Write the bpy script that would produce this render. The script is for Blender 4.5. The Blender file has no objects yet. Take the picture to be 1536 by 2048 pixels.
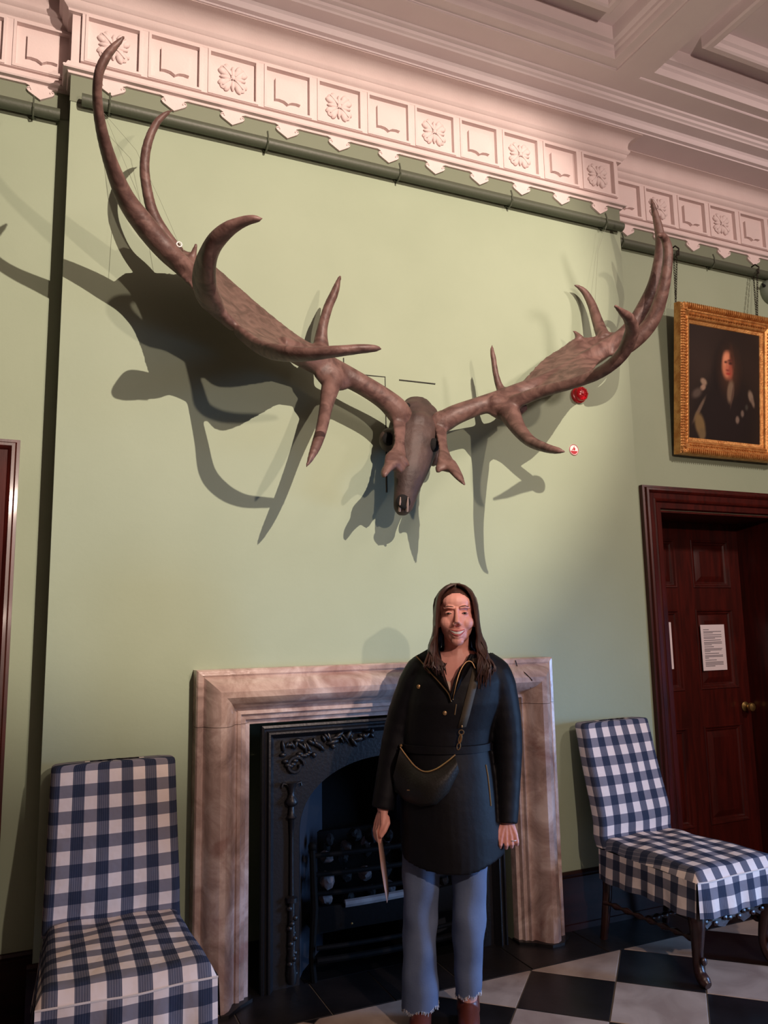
import bpy, bmesh, math, random
import numpy as np
from mathutils import Vector, Matrix
from mathutils.bvhtree import BVHTree
random.seed(7)
PI = math.pi
SC = bpy.context.scene
COL = SC.collection

# ------------------------------------------------------------------ camera, world, lights, exposure
F_PX, YAW, PITCH, ROLL = 1566.23, math.radians(23.858), math.radians(8.366), math.radians(-1.043)
CAM = np.array([0.0, -3.44, 1.5])
_fw = np.array([math.sin(YAW)*math.cos(PITCH), math.cos(YAW)*math.cos(PITCH), math.sin(PITCH)])
_r = np.array([math.cos(YAW), -math.sin(YAW), 0.0]); _u = np.cross(_r, _fw)
_r2 = _r*math.cos(ROLL)+_u*math.sin(ROLL); _u2 = -_r*math.sin(ROLL)+_u*math.cos(ROLL)
cd = bpy.data.cameras.new('camera'); cam = bpy.data.objects.new('camera', cd); COL.objects.link(cam)
cd.sensor_fit = 'VERTICAL'; cd.sensor_height = 36.0; cd.lens = 36.0*F_PX/2048.0; cd.clip_start = .05
cam.matrix_world = Matrix(((_r2[0], _u2[0], -_fw[0], CAM[0]), (_r2[1], _u2[1], -_fw[1], CAM[1]), (_r2[2], _u2[2], -_fw[2], CAM[2]), (0, 0, 0, 1)))
SC.camera = cam
w = bpy.data.worlds.new('world'); SC.world = w; w.use_nodes = True
w.node_tree.nodes['Background'].inputs[0].default_value = (.55, .7, 1, 1)
w.node_tree.nodes['Background'].inputs[1].default_value = .3

def lamp(name, kind, loc, energy, color, aim=None, **kw):
    l = bpy.data.lights.new(name, kind); l.energy = energy; l.color = color
    for k, v in kw.items(): setattr(l, k, v)
    o = bpy.data.objects.new(name, l); COL.objects.link(o); o.location = loc
    if aim is not None:
        o.rotation_euler = (Vector(aim)-Vector(loc)).to_track_quat('-Z', 'Y').to_euler()
    return o
lamp('ceiling_spot', 'SPOT', (1.58, -4.62, 4.40), 1120, (1, .80, .67), aim=(1.05, 0, 3.3), spot_size=math.radians(51), spot_blend=.4, shadow_soft_size=.015)
lamp('chandelier_lamp', 'POINT', (1.65, -4.36, 2.71), 218, (1, .75, .63), shadow_soft_size=.04)
lamp('ceiling_spot_right', 'SPOT', (4.3, -4.2, 4.40), 440, (1, .78, .70), aim=(3.9, 0, 2.9), spot_size=math.radians(66), spot_blend=1.0, shadow_soft_size=.2)
lamp('window_daylight', 'AREA', (4.98, -2.45, .95), 30, (.28, .53, 1), aim=(1.3, -.5, .2), shape='RECTANGLE', size=.9, size_y=1.3, spread=math.radians(66))
vs = SC.view_settings
vs.view_transform = 'Standard'; vs.look = 'None'; vs.gamma = 1; vs.use_curve_mapping = False
vs.exposure = 0.0

# ------------------------------------------------------------------ helpers
def at(px, py, y):
    """point where the sight line of a photograph pixel crosses the plane at depth y (measured depth of the thing)"""
    d = _fw*F_PX + _r2*(px-768) - _u2*(py-1024)
    return CAM + d*((y-CAM[1])/d[1])
def px_scale(P): return F_PX/float((np.array(P)-CAM) @ _fw)
def lin(c):
    return tuple(((x/255)/12.92 if x/255 <= .04045 else ((x/255+.055)/1.055)**2.4) for x in c)

class MB:
    def __init__(s): s.v = []; s.f = []; s.uv = {}; s.mi = []; s.cur = 0
    def add(s, vs_, fs, uvs=None):
        n = len(s.v); s.v += [tuple(map(float, p)) for p in vs_]
        for k, f in enumerate(fs):
            if uvs is not None: s.uv[len(s.f)] = [uvs[i] for i in f]
            s.f.append(tuple(i+n for i in f)); s.mi.append(s.cur)
        return s
    def box(s, x0, x1, y0, y1, z0, z1, b=0):
        v = [(x, y, z) for x in (x0, x1) for y in (y0, y1) for z in (z0, z1)]
        return s.add(v, [(0, 1, 3, 2), (4, 6, 7, 5), (0, 4, 5, 1), (2, 3, 7, 6), (0, 2, 6, 4), (1, 5, 7, 3)])
    def loft(s, rows, closed=True, cap0=False, cap1=False, uv=None):
        """rows: list of equal-length point lists"""
        m = len(rows[0]); V = [p for r in rows for p in r]; F = []
        for i in range(len(rows)-1):
            for j in range(m if closed else m-1):
                k = (j+1) % m
                F.append((i*m+j, i*m+k, (i+1)*m+k, (i+1)*m+j))
        U = [q for r in uv for q in r] if uv is not None else None
        if cap0: F.append(tuple(range(m-1, -1, -1)))
        if cap1: F.append(tuple((len(rows)-1)*m+j for j in range(m)))
        return s.add(V, F, U)
    def tube(s, path, rad, seg=10, flat=1.0, up=None, closed=False):
        P = [np.array(p, float) for p in path]; n = len(P)
        R = [rad]*n if np.isscalar(rad) else list(rad)
        T = []
        for i in range(n):
            a = P[(i-1) % n] if (closed or i > 0) else P[i]; b = P[(i+1) % n] if (closed or i < n-1) else P[i]
            t = b-a; T.append(t/(np.linalg.norm(t)+1e-12))
        ref = np.array(up, float) if up is not None else (np.array([0, 0, 1.0]) if abs(T[0][2]) < .9 else np.array([1.0, 0, 0]))
        rows = []; N = None
        for i in range(n):
            base = ref if (N is None or up is not None) else N
            N = base - T[i]*(base @ T[i]); N /= (np.linalg.norm(N)+1e-12); Bn = np.cross(T[i], N)
            rows.append([P[i]+R[i]*(math.cos(2*PI*k/seg)*N*flat + math.sin(2*PI*k/seg)*Bn) for k in range(seg)])
        if closed: rows.append(rows[0]); return s.loft(rows)
        return s.loft(rows, cap0=True, cap1=True)
    def ell(s, c, r, seg=12, rings=8, rot=None):
        c = np.array(c, float); M = np.array(rot) if rot is not None else np.eye(3)
        V = []; F = []
        for i in range(1, rings):
            th = PI*i/rings
            for j in range(seg):
                ph = 2*PI*j/seg
                V.append(c + M @ np.array([r[0]*math.sin(th)*math.cos(ph), r[1]*math.sin(th)*math.sin(ph), r[2]*math.cos(th)]))
        V.append(c+M @ np.array([0, 0, r[2]])); V.append(c-M @ np.array([0, 0, r[2]])); a = len(V)-2
        for i in range(rings-2):
            for j in range(seg):
                k = (j+1) % seg; F.append((i*seg+j, (i+1)*seg+j, (i+1)*seg+k, i*seg+k))
        for j in range(seg):
            k = (j+1) % seg; F.append((a, j, k)); F.append((a+1, (rings-2)*seg+k, (rings-2)*seg+j))
        return s.add(V, F)
    def lathe(s, prof, c=(0, 0, 0), axis='z', seg=16):
        rows = []
        for r, h in prof:
            row = []
            for k in range(seg):
                a = 2*PI*k/seg; p = (r*math.cos(a), r*math.sin(a), h)
                if axis == 'y': p = (p[0], h, p[1])
                if axis == 'x': p = (h, p[0], p[1])
                row.append((p[0]+c[0], p[1]+c[1], p[2]+c[2]))
            rows.append(row)
        return s.loft(rows, cap0=True, cap1=True)
    def prism(s, poly, y0, y1, plane='xz'):
        n = len(poly)
        def P(p, d): return {'xz': (p[0], d, p[1]), 'xy': (p[0], p[1], d), 'yz': (d, p[0], p[1])}[plane]
        V = [P(p, y0) for p in poly]+[P(p, y1) for p in poly]
        F = [tuple(range(n)), tuple(range(2*n-1, n-1, -1))]+[(i, (i+1) % n, n+(i+1) % n, n+i) for i in range(n)]
        return s.add(V, F)
    def mesh(s, name, mats, smooth=40, fix=True):
        me = bpy.data.meshes.new(name); me.from_pydata(s.v, [], s.f)
        for m in (mats if isinstance(mats, (list, tuple)) else [mats]): me.materials.append(m)
        if any(s.mi): me.polygons.foreach_set('material_index', s.mi)
        if s.uv:
            L = me.uv_layers.new(name='UVMap')
            for p in me.polygons:
                q = s.uv.get(p.index)
                if q:
                    for li, uvv in zip(p.loop_indices, q): L.data[li].uv = uvv
        if fix:
            bm = bmesh.new(); bm.from_mesh(me); bmesh.ops.recalc_face_normals(bm, faces=bm.faces); bm.to_mesh(me); bm.free()
        if smooth:
            me.shade_smooth(); me.set_sharp_from_angle(angle=math.radians(smooth))
        return me
    def build(s, name, mats, parent=None, smooth=40, loc=None, **kw):
        return link(name, s.mesh(name, mats, smooth), parent, loc, **kw)
def link(name, me, parent=None, loc=None, rot=None, **props):
    o = bpy.data.objects.new(name, me); COL.objects.link(o)
    if parent is not None: o.parent = parent
    if loc is not None: o.location = loc
    if rot is not None: o.rotation_euler = rot
    for k, v in props.items(): o[k] = v
    return o
def thing(name, label, cat, loc=(0, 0, 0), rz=0, group=None, data=None):
    o = link(name, data, None, loc, (0, 0, rz), label=label, category=cat)
    if group: o['group'] = group
    return o
def remesh(mb, name, voxel, smooth_it=4, factor=.5, decimate=None, post=None):
    me = mb.mesh('tmp', [], 0); o = bpy.data.objects.new('tmp', me); COL.objects.link(o)
    m = o.modifiers.new('r', 'REMESH'); m.mode = 'VOXEL'; m.voxel_size = voxel
    if smooth_it:
        k = o.modifiers.new('s', 'SMOOTH'); k.iterations = smooth_it; k.factor = factor
    if decimate:
        k = o.modifiers.new('d', 'DECIMATE'); k.ratio = decimate
    dg = bpy.context.evaluated_depsgraph_get(); dg.update()
    out = bpy.data.meshes.new_from_object(o.evaluated_get(dg)); out.name = name
    bpy.data.objects.remove(o); bpy.data.meshes.remove(me)
    out.shade_smooth()
    return out
def catmull(P, n=6):
    P = [np.array(p, float) for p in P]; out = []
    Q = [2*P[0]-P[1]]+P+[2*P[-1]-P[-2]]
    for i in range(1, len(Q)-2):
        for k in range(n):
            t = k/n
            out.append(.5*(2*Q[i]+(Q[i+1]-Q[i-1])*t+(2*Q[i-1]-5*Q[i]+4*Q[i+1]-Q[i+2])*t*t+(3*Q[i]-Q[i-1]-3*Q[i+1]+Q[i+2])*t**3))
    out.append(P[-1]); return out

# ------------------------------------------------------------------ materials
def mat(name, rgb, rough=.6, metal=0, spec=.5, var=0, scale=8, rgb2=None, bump=0, bscale=60, detail=6, coat=0, stretch=None, contrast=(.35, .65)):
    m = bpy.data.materials.new(name); m.use_nodes = True; nt = m.node_tree; N = nt.nodes; L = nt.links
    b = N['Principled BSDF']; c = lin(rgb)+(1,)
    b.inputs['Base Color'].default_value = c; b.inputs['Roughness'].default_value = rough; b.inputs['Metallic'].default_value = metal
    b.inputs['Specular IOR Level'].default_value = spec
    if coat: b.inputs['Coat Weight'].default_value = coat; b.inputs['Coat Roughness'].default_value = .12
    tc = N.new('ShaderNodeTexCoord'); mp = N.new('ShaderNodeMapping'); L.new(tc.outputs['Object'], mp.inputs[0])
    if stretch: mp.inputs['Scale'].default_value = stretch
    if rgb2 is not None:
        n = N.new('ShaderNodeTexNoise'); n.inputs['Scale'].default_value = scale; n.inputs['Detail'].default_value = detail; n.inputs['Distortion'].default_value = var
        L.new(mp.outputs[0], n.inputs['Vector'])
        r = N.new('ShaderNodeValToRGB'); r.color_ramp.elements[0].position = contrast[0]; r.color_ramp.elements[1].position = contrast[1]
        r.color_ramp.elements[0].color = c; r.color_ramp.elements[1].color = lin(rgb2)+(1,)
        L.new(n.outputs['Fac'], r.inputs[0]); L.new(r.outputs[0], b.inputs['Base Color'])
    if bump:
        n2 = N.new('ShaderNodeTexNoise'); n2.inputs['Scale'].default_value = bscale; n2.inputs['Detail'].default_value = 4
        L.new(mp.outputs[0], n2.inputs['Vector'])
        bp = N.new('ShaderNodeBump'); bp.inputs['Strength'].default_value = bump; bp.inputs['Distance'].default_value = .01
        L.new(n2.outputs['Fac'], bp.inputs['Height']); L.new(bp.outputs[0], b.inputs['Normal'])
    return m
M = {}
M['wall'] = mat('green_wall_paint', (154, 168, 143), .62, rgb2=(158, 172, 147), scale=2.5, bump=.06, bscale=40, spec=.35)
M['plaster'] = mat('white_plaster', (216, 199, 196), .75, rgb2=(221, 205, 202), scale=6, bump=.08, bscale=90, spec=.3)
M['ceiling'] = mat('ceiling_plaster', (226, 214, 217), .8, rgb2=(230, 219, 221), scale=4, bump=.05, bscale=60, spec=.2)
M['low_bounce'] = mat('dark_unseen_walls', (58, 40, 32), .6, rgb2=(48, 32, 26), scale=4, stretch=(5, 5, .6))  # dark colour given to the unseen walls to cut bounced light
M['band'] = mat('dark_sage_band', (118, 127, 106), .6, bump=.05, bscale=40)
M['rail'] = mat('green_rail_paint', (76, 83, 68), .5, bump=.1, bscale=80)
M['mahogany'] = mat('mahogany', (74, 20, 14), .38, rgb2=(52, 14, 10), scale=3, var=1.5, stretch=(6, 6, .7), bump=.03, bscale=30, coat=.08, spec=.35)
M['mahogany_dark'] = mat('dark_mahogany', (44, 18, 14), .5, rgb2=(30, 11, 9), scale=4, stretch=(1, 6, 6), spec=.3)
M['marble'] = None
M['iron'] = mat('black_cast_iron', (23, 23, 27), .42, spec=.5, bump=.15, bscale=70)
M['soot'] = mat('sooty_iron', (9, 9, 10), .75, spec=.12, bump=.2, bscale=40)
M['cheek'] = mat('polished_iron_cheek', (74, 80, 92), .34, metal=.4, bump=.02, bscale=20)
M['coal'] = mat('coal', (13, 13, 14), .75, spec=.2, rgb2=(22, 22, 24), scale=9, bump=.6, bscale=40)
M['coal_ash'] = mat('ash_grey_coal', (110, 104, 108), .75, rgb2=(52, 50, 54), scale=14, bump=.5, bscale=40)
M['ash'] = mat('ash_grey', (120, 118, 122), .7, rgb2=(150, 148, 150), scale=12)
M['antler'] = mat('brown_antler', (116, 89, 82), .5, rgb2=(84, 61, 56), scale=9, var=2.2, bump=.3, bscale=30, spec=.45, contrast=(.38, .62))
M['skull'] = mat('dark_bone', (52, 40, 38), .6, rgb2=(80, 63, 58), scale=9, bump=.4, bscale=30)
M['bone'] = mat('pale_bone_tip', (170, 150, 140), .6)
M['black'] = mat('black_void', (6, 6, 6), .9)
M['tile_w'] = mat('pale_stone_tile', (190, 174, 160), .34, rgb2=(158, 140, 128), scale=5, var=.8, detail=8, bump=.05, bscale=25)
M['tile_b'] = mat('black_stone_tile', (22, 21, 22), .3, rgb2=(34, 32, 34), scale=6, detail=8, bump=.05, bscale=25)
M['hearth'] = mat('black_slate_hearth', (20, 19, 20), .42, rgb2=(34, 31, 31), scale=7, detail=8, bump=.12, bscale=25)
M['grout'] = mat('pale_grout', (110, 104, 96), .9)
M['gilt'] = mat('gilt', (226, 172, 104), .4, metal=.6, rgb2=(190, 128, 70), scale=30, bump=.35, bscale=120)
M['chain'] = mat('blackened_chain', (40, 34, 26), .5, metal=.6)
M['brass'] = mat('brass', (190, 160, 100), .3, metal=.9)
M['gold'] = mat('gold_metal', (214, 178, 130), .3, metal=.9)
M['cloth'] = mat('white_cotton', (222, 212, 206), .85)
M['paper'] = mat('white_paper', (232, 222, 226), .7)
M['ink'] = mat('grey_ink', (110, 105, 112), .8)
M['red'] = mat('red_plastic', (190, 14, 30), .3, coat=.3)
M['red2'] = mat('red_print', (176, 40, 52), .5)
M['white'] = mat('white_plastic', (232, 226, 224), .4)
M['sensor'] = mat('grey_sensor', (120, 132, 118), .4)
M['wire'] = mat('dark_wire', (40, 42, 34), .6)
M['thread'] = mat('steel_thread', (120, 126, 108), .4)
M['coat'] = mat('navy_black_coat', (10, 10, 15), .6, spec=.28, bump=.3, bscale=14, rgb2=(12, 12, 19), scale=20)
M['lining'] = mat('coat_lining', (26, 24, 28), .7)
M['skin'] = mat('skin', (232, 170, 154), .5, rgb2=(224, 154, 140), scale=14, bump=.04, bscale=120)
M['lips'] = mat('lips', (186, 92, 92), .4)
M['teeth'] = mat('teeth', (240, 232, 222), .3)
M['eye'] = mat('eye_white', (225, 215, 208), .25)
M['iris'] = mat('dark_iris', (30, 20, 16), .2)
M['brow'] = mat('brown_brow', (70, 42, 32), .8)
M['hair'] = mat('dark_brown_hair', (52, 30, 24), .42, rgb2=(76, 46, 36), scale=30, stretch=(3, 3, .4), spec=.6)
M['denim'] = mat('blue_denim', (88, 102, 130), .85, rgb2=(112, 126, 152), scale=6, bump=.08, bscale=160, spec=.2)
M['fray'] = mat('frayed_denim', (206, 204, 206), .9)
M['boot'] = mat('brown_leather', (96, 44, 32), .4)
M['bag'] = mat('black_olive_leather', (27, 26, 22), .5, bump=.15, bscale=120)
M['strap'] = mat('olive_webbing', (78, 70, 56), .7, bump=.1, bscale=200)
M['leaflet'] = mat('leaflet_paper', (176, 140, 126), .6)
M['shirt'] = mat('cream_shirt', (214, 190, 172), .8)
M['wood'] = mat('carved_walnut', (58, 32, 26), .38, rgb2=(40, 20, 17), scale=9, bump=.3, bscale=40, coat=.2)

def marble():
    m = bpy.data.materials.new('veined_brown_marble'); m.use_nodes = True; nt = m.node_tree; N = nt.nodes; L = nt.links
    b = N['Principled BSDF']; b.inputs['Roughness'].default_value = .2
    tc = N.new('ShaderNodeTexCoord')
    n1 = N.new('ShaderNodeTexNoise'); n1.inputs['Scale'].default_value = 5.5; n1.inputs['Detail'].default_value = 9; n1.inputs['Distortion'].default_value = .9; n1.inputs['Roughness'].default_value = .62
    r1 = N.new('ShaderNodeValToRGB'); e = r1.color_ramp.elements
    e[0].position = .32; e[0].color = lin((138, 116, 109))+(1,); e[1].position = .68; e[1].color = lin((218, 200, 193))+(1,)
    x = e.new(.5); x.color = lin((182, 158, 149))+(1,)
    n2 = N.new('ShaderNodeTexNoise'); n2.inputs['Scale'].default_value = 3.4; n2.inputs['Detail'].default_value = 10; n2.inputs['Distortion'].default_value = 1.2
    r2 = N.new('ShaderNodeValToRGB'); r2.color_ramp.elements[0].position = .56; r2.color_ramp.elements[1].position = .66
    mx = N.new('ShaderNodeMixRGB'); mx.inputs[2].default_value = lin((120, 62, 54))+(1,)
    L.new(tc.outputs['Object'], n1.inputs['Vector']); L.new(tc.outputs['Object'], n2.inputs['Vector'])
    L.new(n1.outputs['Fac'], r1.inputs[0]); L.new(n2.outputs['Fac'], r2.inputs[0])
    mu = N.new('ShaderNodeMath'); mu.operation = 'MULTIPLY'; mu.inputs[1].default_value = .4; L.new(r2.outputs[0], mu.inputs[0])
    L.new(mu.outputs[0], mx.inputs[0]); L.new(r1.outputs[0], mx.inputs[1]); L.new(mx.outputs[0], b.inputs['Base Color'])
    n3 = N.new('ShaderNodeTexNoise'); n3.inputs['Scale'].default_value = 40; bp = N.new('ShaderNodeBump'); bp.inputs['Strength'].default_value = .08; bp.inputs['Distance'].default_value = .01
    L.new(tc.outputs['Object'], n3.inputs['Vector']); L.new(n3.outputs['Fac'], bp.inputs['Height']); L.new(bp.outputs[0], b.inputs['Normal'])
    return m
M['marble'] = marble()
def gingham():
    m = bpy.data.materials.new('blue_gingham'); m.use_nodes = True; nt = m.node_tree; N = nt.nodes; L = nt.links
    b = N['Principled BSDF']; b.inputs['Roughness'].default_value = .85; b.inputs['Specular IOR Level'].default_value = .2
    tc = N.new('ShaderNodeTexCoord'); sp = N.new('ShaderNodeSeparateXYZ'); L.new(tc.outputs['UV'], sp.inputs[0])
    def math_(op, a, v=None):
        n = N.new('ShaderNodeMath'); n.operation = op
        if hasattr(a, 'links'): L.new(a, n.inputs[0])
        else: n.inputs[0].default_value = a
        if v is not None:
            if hasattr(v, 'links'): L.new(v, n.inputs[1])
            else: n.inputs[1].default_value = v
        return n.outputs[0]
    def stripe(s, off):
        a = math_('ADD', math_('MULTIPLY', s, 1/.0895), off)
        f = math_('FRACT', a)
        return math_('LESS_THAN', f, .49), f
    sx, fx = stripe(sp.outputs[0], 50.75); sy, fy = stripe(sp.outputs[1], 50.1)
    # fine pale warp lines inside the blue bands
    fine = math_('GREATER_THAN', math_('SINE', math_('MULTIPLY', fx, 75)), .75)
    fine = math_('MULTIPLY', fine, .24)
    sxx = math_('MULTIPLY', sx, math_('SUBTRACT', 1.0, fine))
    tot = math_('ADD', math_('MULTIPLY', sxx, .58), math_('MULTIPLY', sy, .42))
    r = N.new('ShaderNodeValToRGB'); e = r.color_ramp.elements
    e[0].position = 0; e[0].color = lin((240, 226, 218))+(1,); e[1].position = 1; e[1].color = lin((44, 52, 72))+(1,)
    x = e.new(.42); x.color = lin((132, 129, 138))+(1,); x = e.new(.58); x.color = lin((92, 94, 108))+(1,)
    L.new(tot, r.inputs[0]); L.new(r.outputs[0], b.inputs['Base Color'])
    n3 = N.new('ShaderNodeTexNoise'); n3.inputs['Scale'].default_value = 9; n3.inputs['Detail'].default_value = 3
    bp = N.new('ShaderNodeBump'); bp.inputs['Strength'].default_value = .35; bp.inputs['Distance'].default_value = .03
    L.new(tc.outputs['Object'], n3.inputs['Vector']); L.new(n3.outputs['Fac'], bp.inputs['Height']); L.new(bp.outputs[0], b.inputs['Normal'])
    return m
M['gingham'] = gingham()

# ------------------------------------------------------------------ room shell
BX0, BX1, RB = .04, 3.10, .15           # chimney breast from x0 to x1, recesses RB behind it
SUR_L, SUR_R, SUR_T = .62, 2.405, 1.335 # outer edges of the marble surround
DX0, DX1, DZ = 3.39, 4.41, 2.166        # right door opening
RX0, RX1, RY0, ZC = -3.0, 5.05, -7.4, 4.5
S = dict(kind='structure')
mb = MB()
OX0, OX1, OZ = .86, 2.165, 1.12         # fireplace opening in the breast
mb.box(BX0, OX0, 0, .62, 0, ZC+.15).box(OX1, BX1, 0, .62, 0, ZC+.15).box(OX0, OX1, 0, .62, OZ, ZC+.15).box(OX0, OX1, .56, .62, 0, OZ)
mb.box(-.12-.0, BX0, RB, .62, 0, ZC+.15)                      # pier between left door and breast
mb.box(RX0-.1, -1.25, RB, .62, 0, ZC+.15).box(-1.25, -.12, RB, .62, 2.2, ZC+.15)
mb.box(BX1, DX0, RB, .62, 0, ZC+.15).box(DX1, RX1+.1, RB, .62, 0, ZC+.15).box(DX0, DX1, RB, .62, DZ, ZC+.15)
mb.box(DX0, DX1, .60, .62, 0, DZ).box(-1.25, -.12, .58, .62, 0, 2.2)
mb.build('wall_back', M['wall'], smooth=0, **S)
MB().box(RX0-.1, RX0, RY0, RB, 0, ZC+.15).build('wall_left', M['low_bounce'], smooth=0, **S)
MB().box(RX1, RX1+.1, RY0, RB, 0, ZC+.15).build('wall_right', M['low_bounce'], smooth=0, **S)
MB().box(RX0, RX1, RY0-.1, RY0, 0, ZC+.15).build('wall_front', M['low_bounce'], smooth=0, **S)

# floor: slab, diagonal stone tiles, black border along the wall
BORD = -.305
floor = MB().box(RX0, RX1, RY0, .6, -.08, -.004).build('floor', M['grout'], smooth=0, **S)
TO = np.array([2.049, -.311]); TS = .3567; TT = math.radians(-43.66)
tu = np.array([math.cos(TT), math.sin(TT)]); tv = np.array([-math.sin(TT), math.cos(TT)])
def clip(poly, a, lim, sign):
    out = []
    for i in range(len(poly)):
        p, q = poly[i], poly[(i+1) % len(poly)]
        ip, iq = sign*(p[a]-lim) <= 0, sign*(q[a]-lim) <= 0
        if ip: out.append(p)
        if ip != iq:
            t = (lim-p[a])/(q[a]-p[a]); out.append(p+(q-p)*t)
    return out
bulk = MB(); tile_cache = {}
def slab(mbx, poly, z0, z1, bev=.003):
    c = sum(poly)/len(poly); n = len(poly)
    top = [c+(p-c)*(1-bev/max(.02, np.linalg.norm(p-c))) for p in poly]
    V = [(p[0], p[1], z0) for p in poly]+[(p[0], p[1], z1-.002) for p in poly]+[(p[0], p[1], z1) for p in top]
    F = [tuple(range(2*n, 3*n))]
    for i in range(n):
        k = (i+1) % n; F += [(i, k, n+k, n+i), (n+i, n+k, 2*n+k, 2*n+i)]
    mbx.add(V, F)
for i in range(-22, 22):
    for j in range(-22, 22):
        g = .0022/TS
        poly = [TO+TS*((i+a)*tu+(j+b)*tv) for a, b in ((g, g), (1-g, g), (1-g, 1-g), (g, 1-g))]
        c = sum(poly)/4
        if c[0] < RX0-.2 or c[0] > RX1+.2 or c[1] < RY0-.2 or c[1] > BORD+.26: continue
        for a, lim, sg in ((1, BORD-.003, 1), (0, RX0+.01, -1), (0, RX1-.01, 1), (1, RY0+.01, -1)):
            if poly: poly = clip(poly, a, lim, sg)
        if len(poly) < 3: continue
        black = (i+j) % 2
        if .2 < c[0] < 4.9 and c[1] > -1.25:
            t = MB(); slab(t, poly, -.02, random.uniform(-.0006, .0006)); t.build('tile', M['tile_b' if black else 'tile_w'], floor, smooth=0)
        else:
            bulk.cur = black; slab(bulk, poly, -.02, 0)
bulk.build('tile_paving', [M['tile_w'], M['tile_b']], floor, smooth=0, kind='stuff')
xs = [RX0, -2.2, -1.5, -.8, -.15, .42, .78, 1.13, 1.40, 1.72, 2.06, 2.48, 3.1, 3.9, 4.7, RX1]
for a, b in zip(xs[:-1], xs[1:]):
    t = MB(); sk = .05 if .4 < b < 2.5 else 0
    P = [np.array(p) for p in ((a+.003, BORD), (b-.003, BORD), (b-.003, .56), (a+.003, .56))]
    slab(t, P, -.03, .001); t.build('border_slab', M['hearth'], floor, smooth=0)

# ceiling: soffit with recessed coffers
ceil = MB()
cofx = [(-2.75, .0), (.22, 2.79), (2.946, 4.95)]; cofy = [(-2.75, -.40), (-5.6, -2.95)]
holes = [(a, b, c, d) for a, b in cofx for c, d in cofy]
gx = sorted({RX0, RX1, *[v for h in holes for v in h[:2]]}); gy = sorted({RY0, RB, *[v for h in holes for v in h[2:]]})
for a, b in zip(gx[:-1], gx[1:]):
    for c, d in zip(gy[:-1], gy[1:]):
        mx_, my_ = (a+b)/2, (c+d)/2
        if any(h[0] < mx_ < h[1] and h[2] < my_ < h[3] for h in holes): continue
        ceil.box(a, b, c, d, ZC, ZC+.16)
ceil.box(RX0, RX1, RY0, RB, ZC+.155, ZC+.2)
ceiling = ceil.build('ceiling', M['ceiling'], smooth=0, **S)
def rect_sweep(prof, x0, x1, y0, y1):
    """sweep (inset, z) profile round the inside of a rectangle with mitred corners"""
    m = MB(); rows = []
    for cx, cy, sx, sy in ((x0, y0, 1, 1), (x1, y0, -1, 1), (x1, y1, -1, -1), (x0, y1, 1, -1)):
        rows.append([(cx+sx*p, cy+sy*p, z) for p, z in prof])
    rows.append(rows[0]); m.loft(rows, closed=False); return m
COF1 = [(.002, ZC+.004), (.003, ZC+.012), (.006, ZC+.012), (.058, ZC+.012), (.06, ZC+.016), (.062, ZC+.05), (.075, ZC+.06), (.078, ZC+.075), (.10, ZC+.085), (.105, ZC+.098), (.108, ZC+.16)]
COF2 = [(.235, ZC+.16), (.235, ZC+.085), (.245, ZC+.075), (.275, ZC+.072), (.285, ZC+.08), (.29, ZC+.10), (.305, ZC+.11), (.31, ZC+.16)]
for h in holes:
    rect_sweep(COF1, *h).build('coffer_moulding', M['ceiling'], ceiling, smooth=35)
    rect_sweep(COF2, *h).build('panel_moulding', M['ceiling'], ceiling, smooth=35)

# ------------------------------------------------------------------ cornice
def wall_sweep(prof, x_end0=RX0, x_end1=RX1):
    """profile (p out from the wall, z) swept along recess - breast - recess with mitred corners"""
    st = [lambda p: (x_end0, RB-p), lambda p: (BX0-p, RB-p), lambda p: (BX0-p, -p), lambda p: (BX1+p, -p), lambda p: (BX1+p, RB-p), lambda p: (x_end1, RB-p)]
    m = MB(); m.loft([[(*s(p), z) for p, z in prof] for s in st], closed=False); return m
CORN = [(0, 3.955), (.014, 3.957), (.018, 3.966), (.034, 3.970), (.038, 3.976), (.036, 3.984), (.026, 3.988), (.024, 3.996), (.018, 4.012), (.010, 4.016),
        (.006, 4.018), (.006, 4.252), (.024, 4.254), (.026, 4.264), (.034, 4.270), (.044, 4.278), (.049, 4.290), (.049, 4.296), (.056, 4.300), (.063, 4.312), (.063, 4.320), (.056, 4.324),
        (.054, 4.345), (.058, 4.368), (.070, 4.385), (.092, 4.397), (.118, 4.401), (.118, 4.408), (0, 4.408)]
trim = wall_sweep(CORN).build('trim_1', M['plaster'], smooth=30, **S)
TOPM = [(RB, 4.405), (-.126, 4.405), (-.128, 4.412), (-.150, 4.414), (-.156, 4.424), (-.158, 4.440), (-.168, 4.452), (-.235, 4.456), (-.240, 4.464), (-.252, 4.470), (-.256, 4.484), (-.274, 4.490), (-.278, 4.5), (-.278, 4.52), (RB, 4.52)]
t = MB(); t.loft([[(x, y, z) for y, z in TOPM] for x in (RX0, RX1)], closed=False)
t.build('ceiling_cornice', M['ceiling'], trim, smooth=30)
PITCH_X, PW = .2735, .220
fr = MB()
a, b_, z0, z1 = -PW/2, PW/2, 4.032, 4.240
OUT = PITCH_X/2
def frame_face():
    m = MB(); yf, yb = -.026, -.006
    for (x0, x1, zz0, zz1) in ((-OUT, a, 4.018, 4.252), (b_, OUT, 4.018, 4.252), (a, b_, 4.018, z0), (a, b_, z1, 4.252)):
        m.box(x0, x1, yf, yb, zz0, zz1)
    # raised inner bead round the opening and slim pilaster strips
    for (x0, x1, zz0, zz1) in ((a-.012, a, z0-.012, z1+.012), (b_, b_+.012, z0-.012, z1+.012), (a, b_, z0-.012, z0), (a, b_, z1, z1+.012)):
        m.box(x0, x1, yf-.006, yf, zz0, zz1)
    return m.mesh('panel_frame', M['plaster'], 0)
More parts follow.
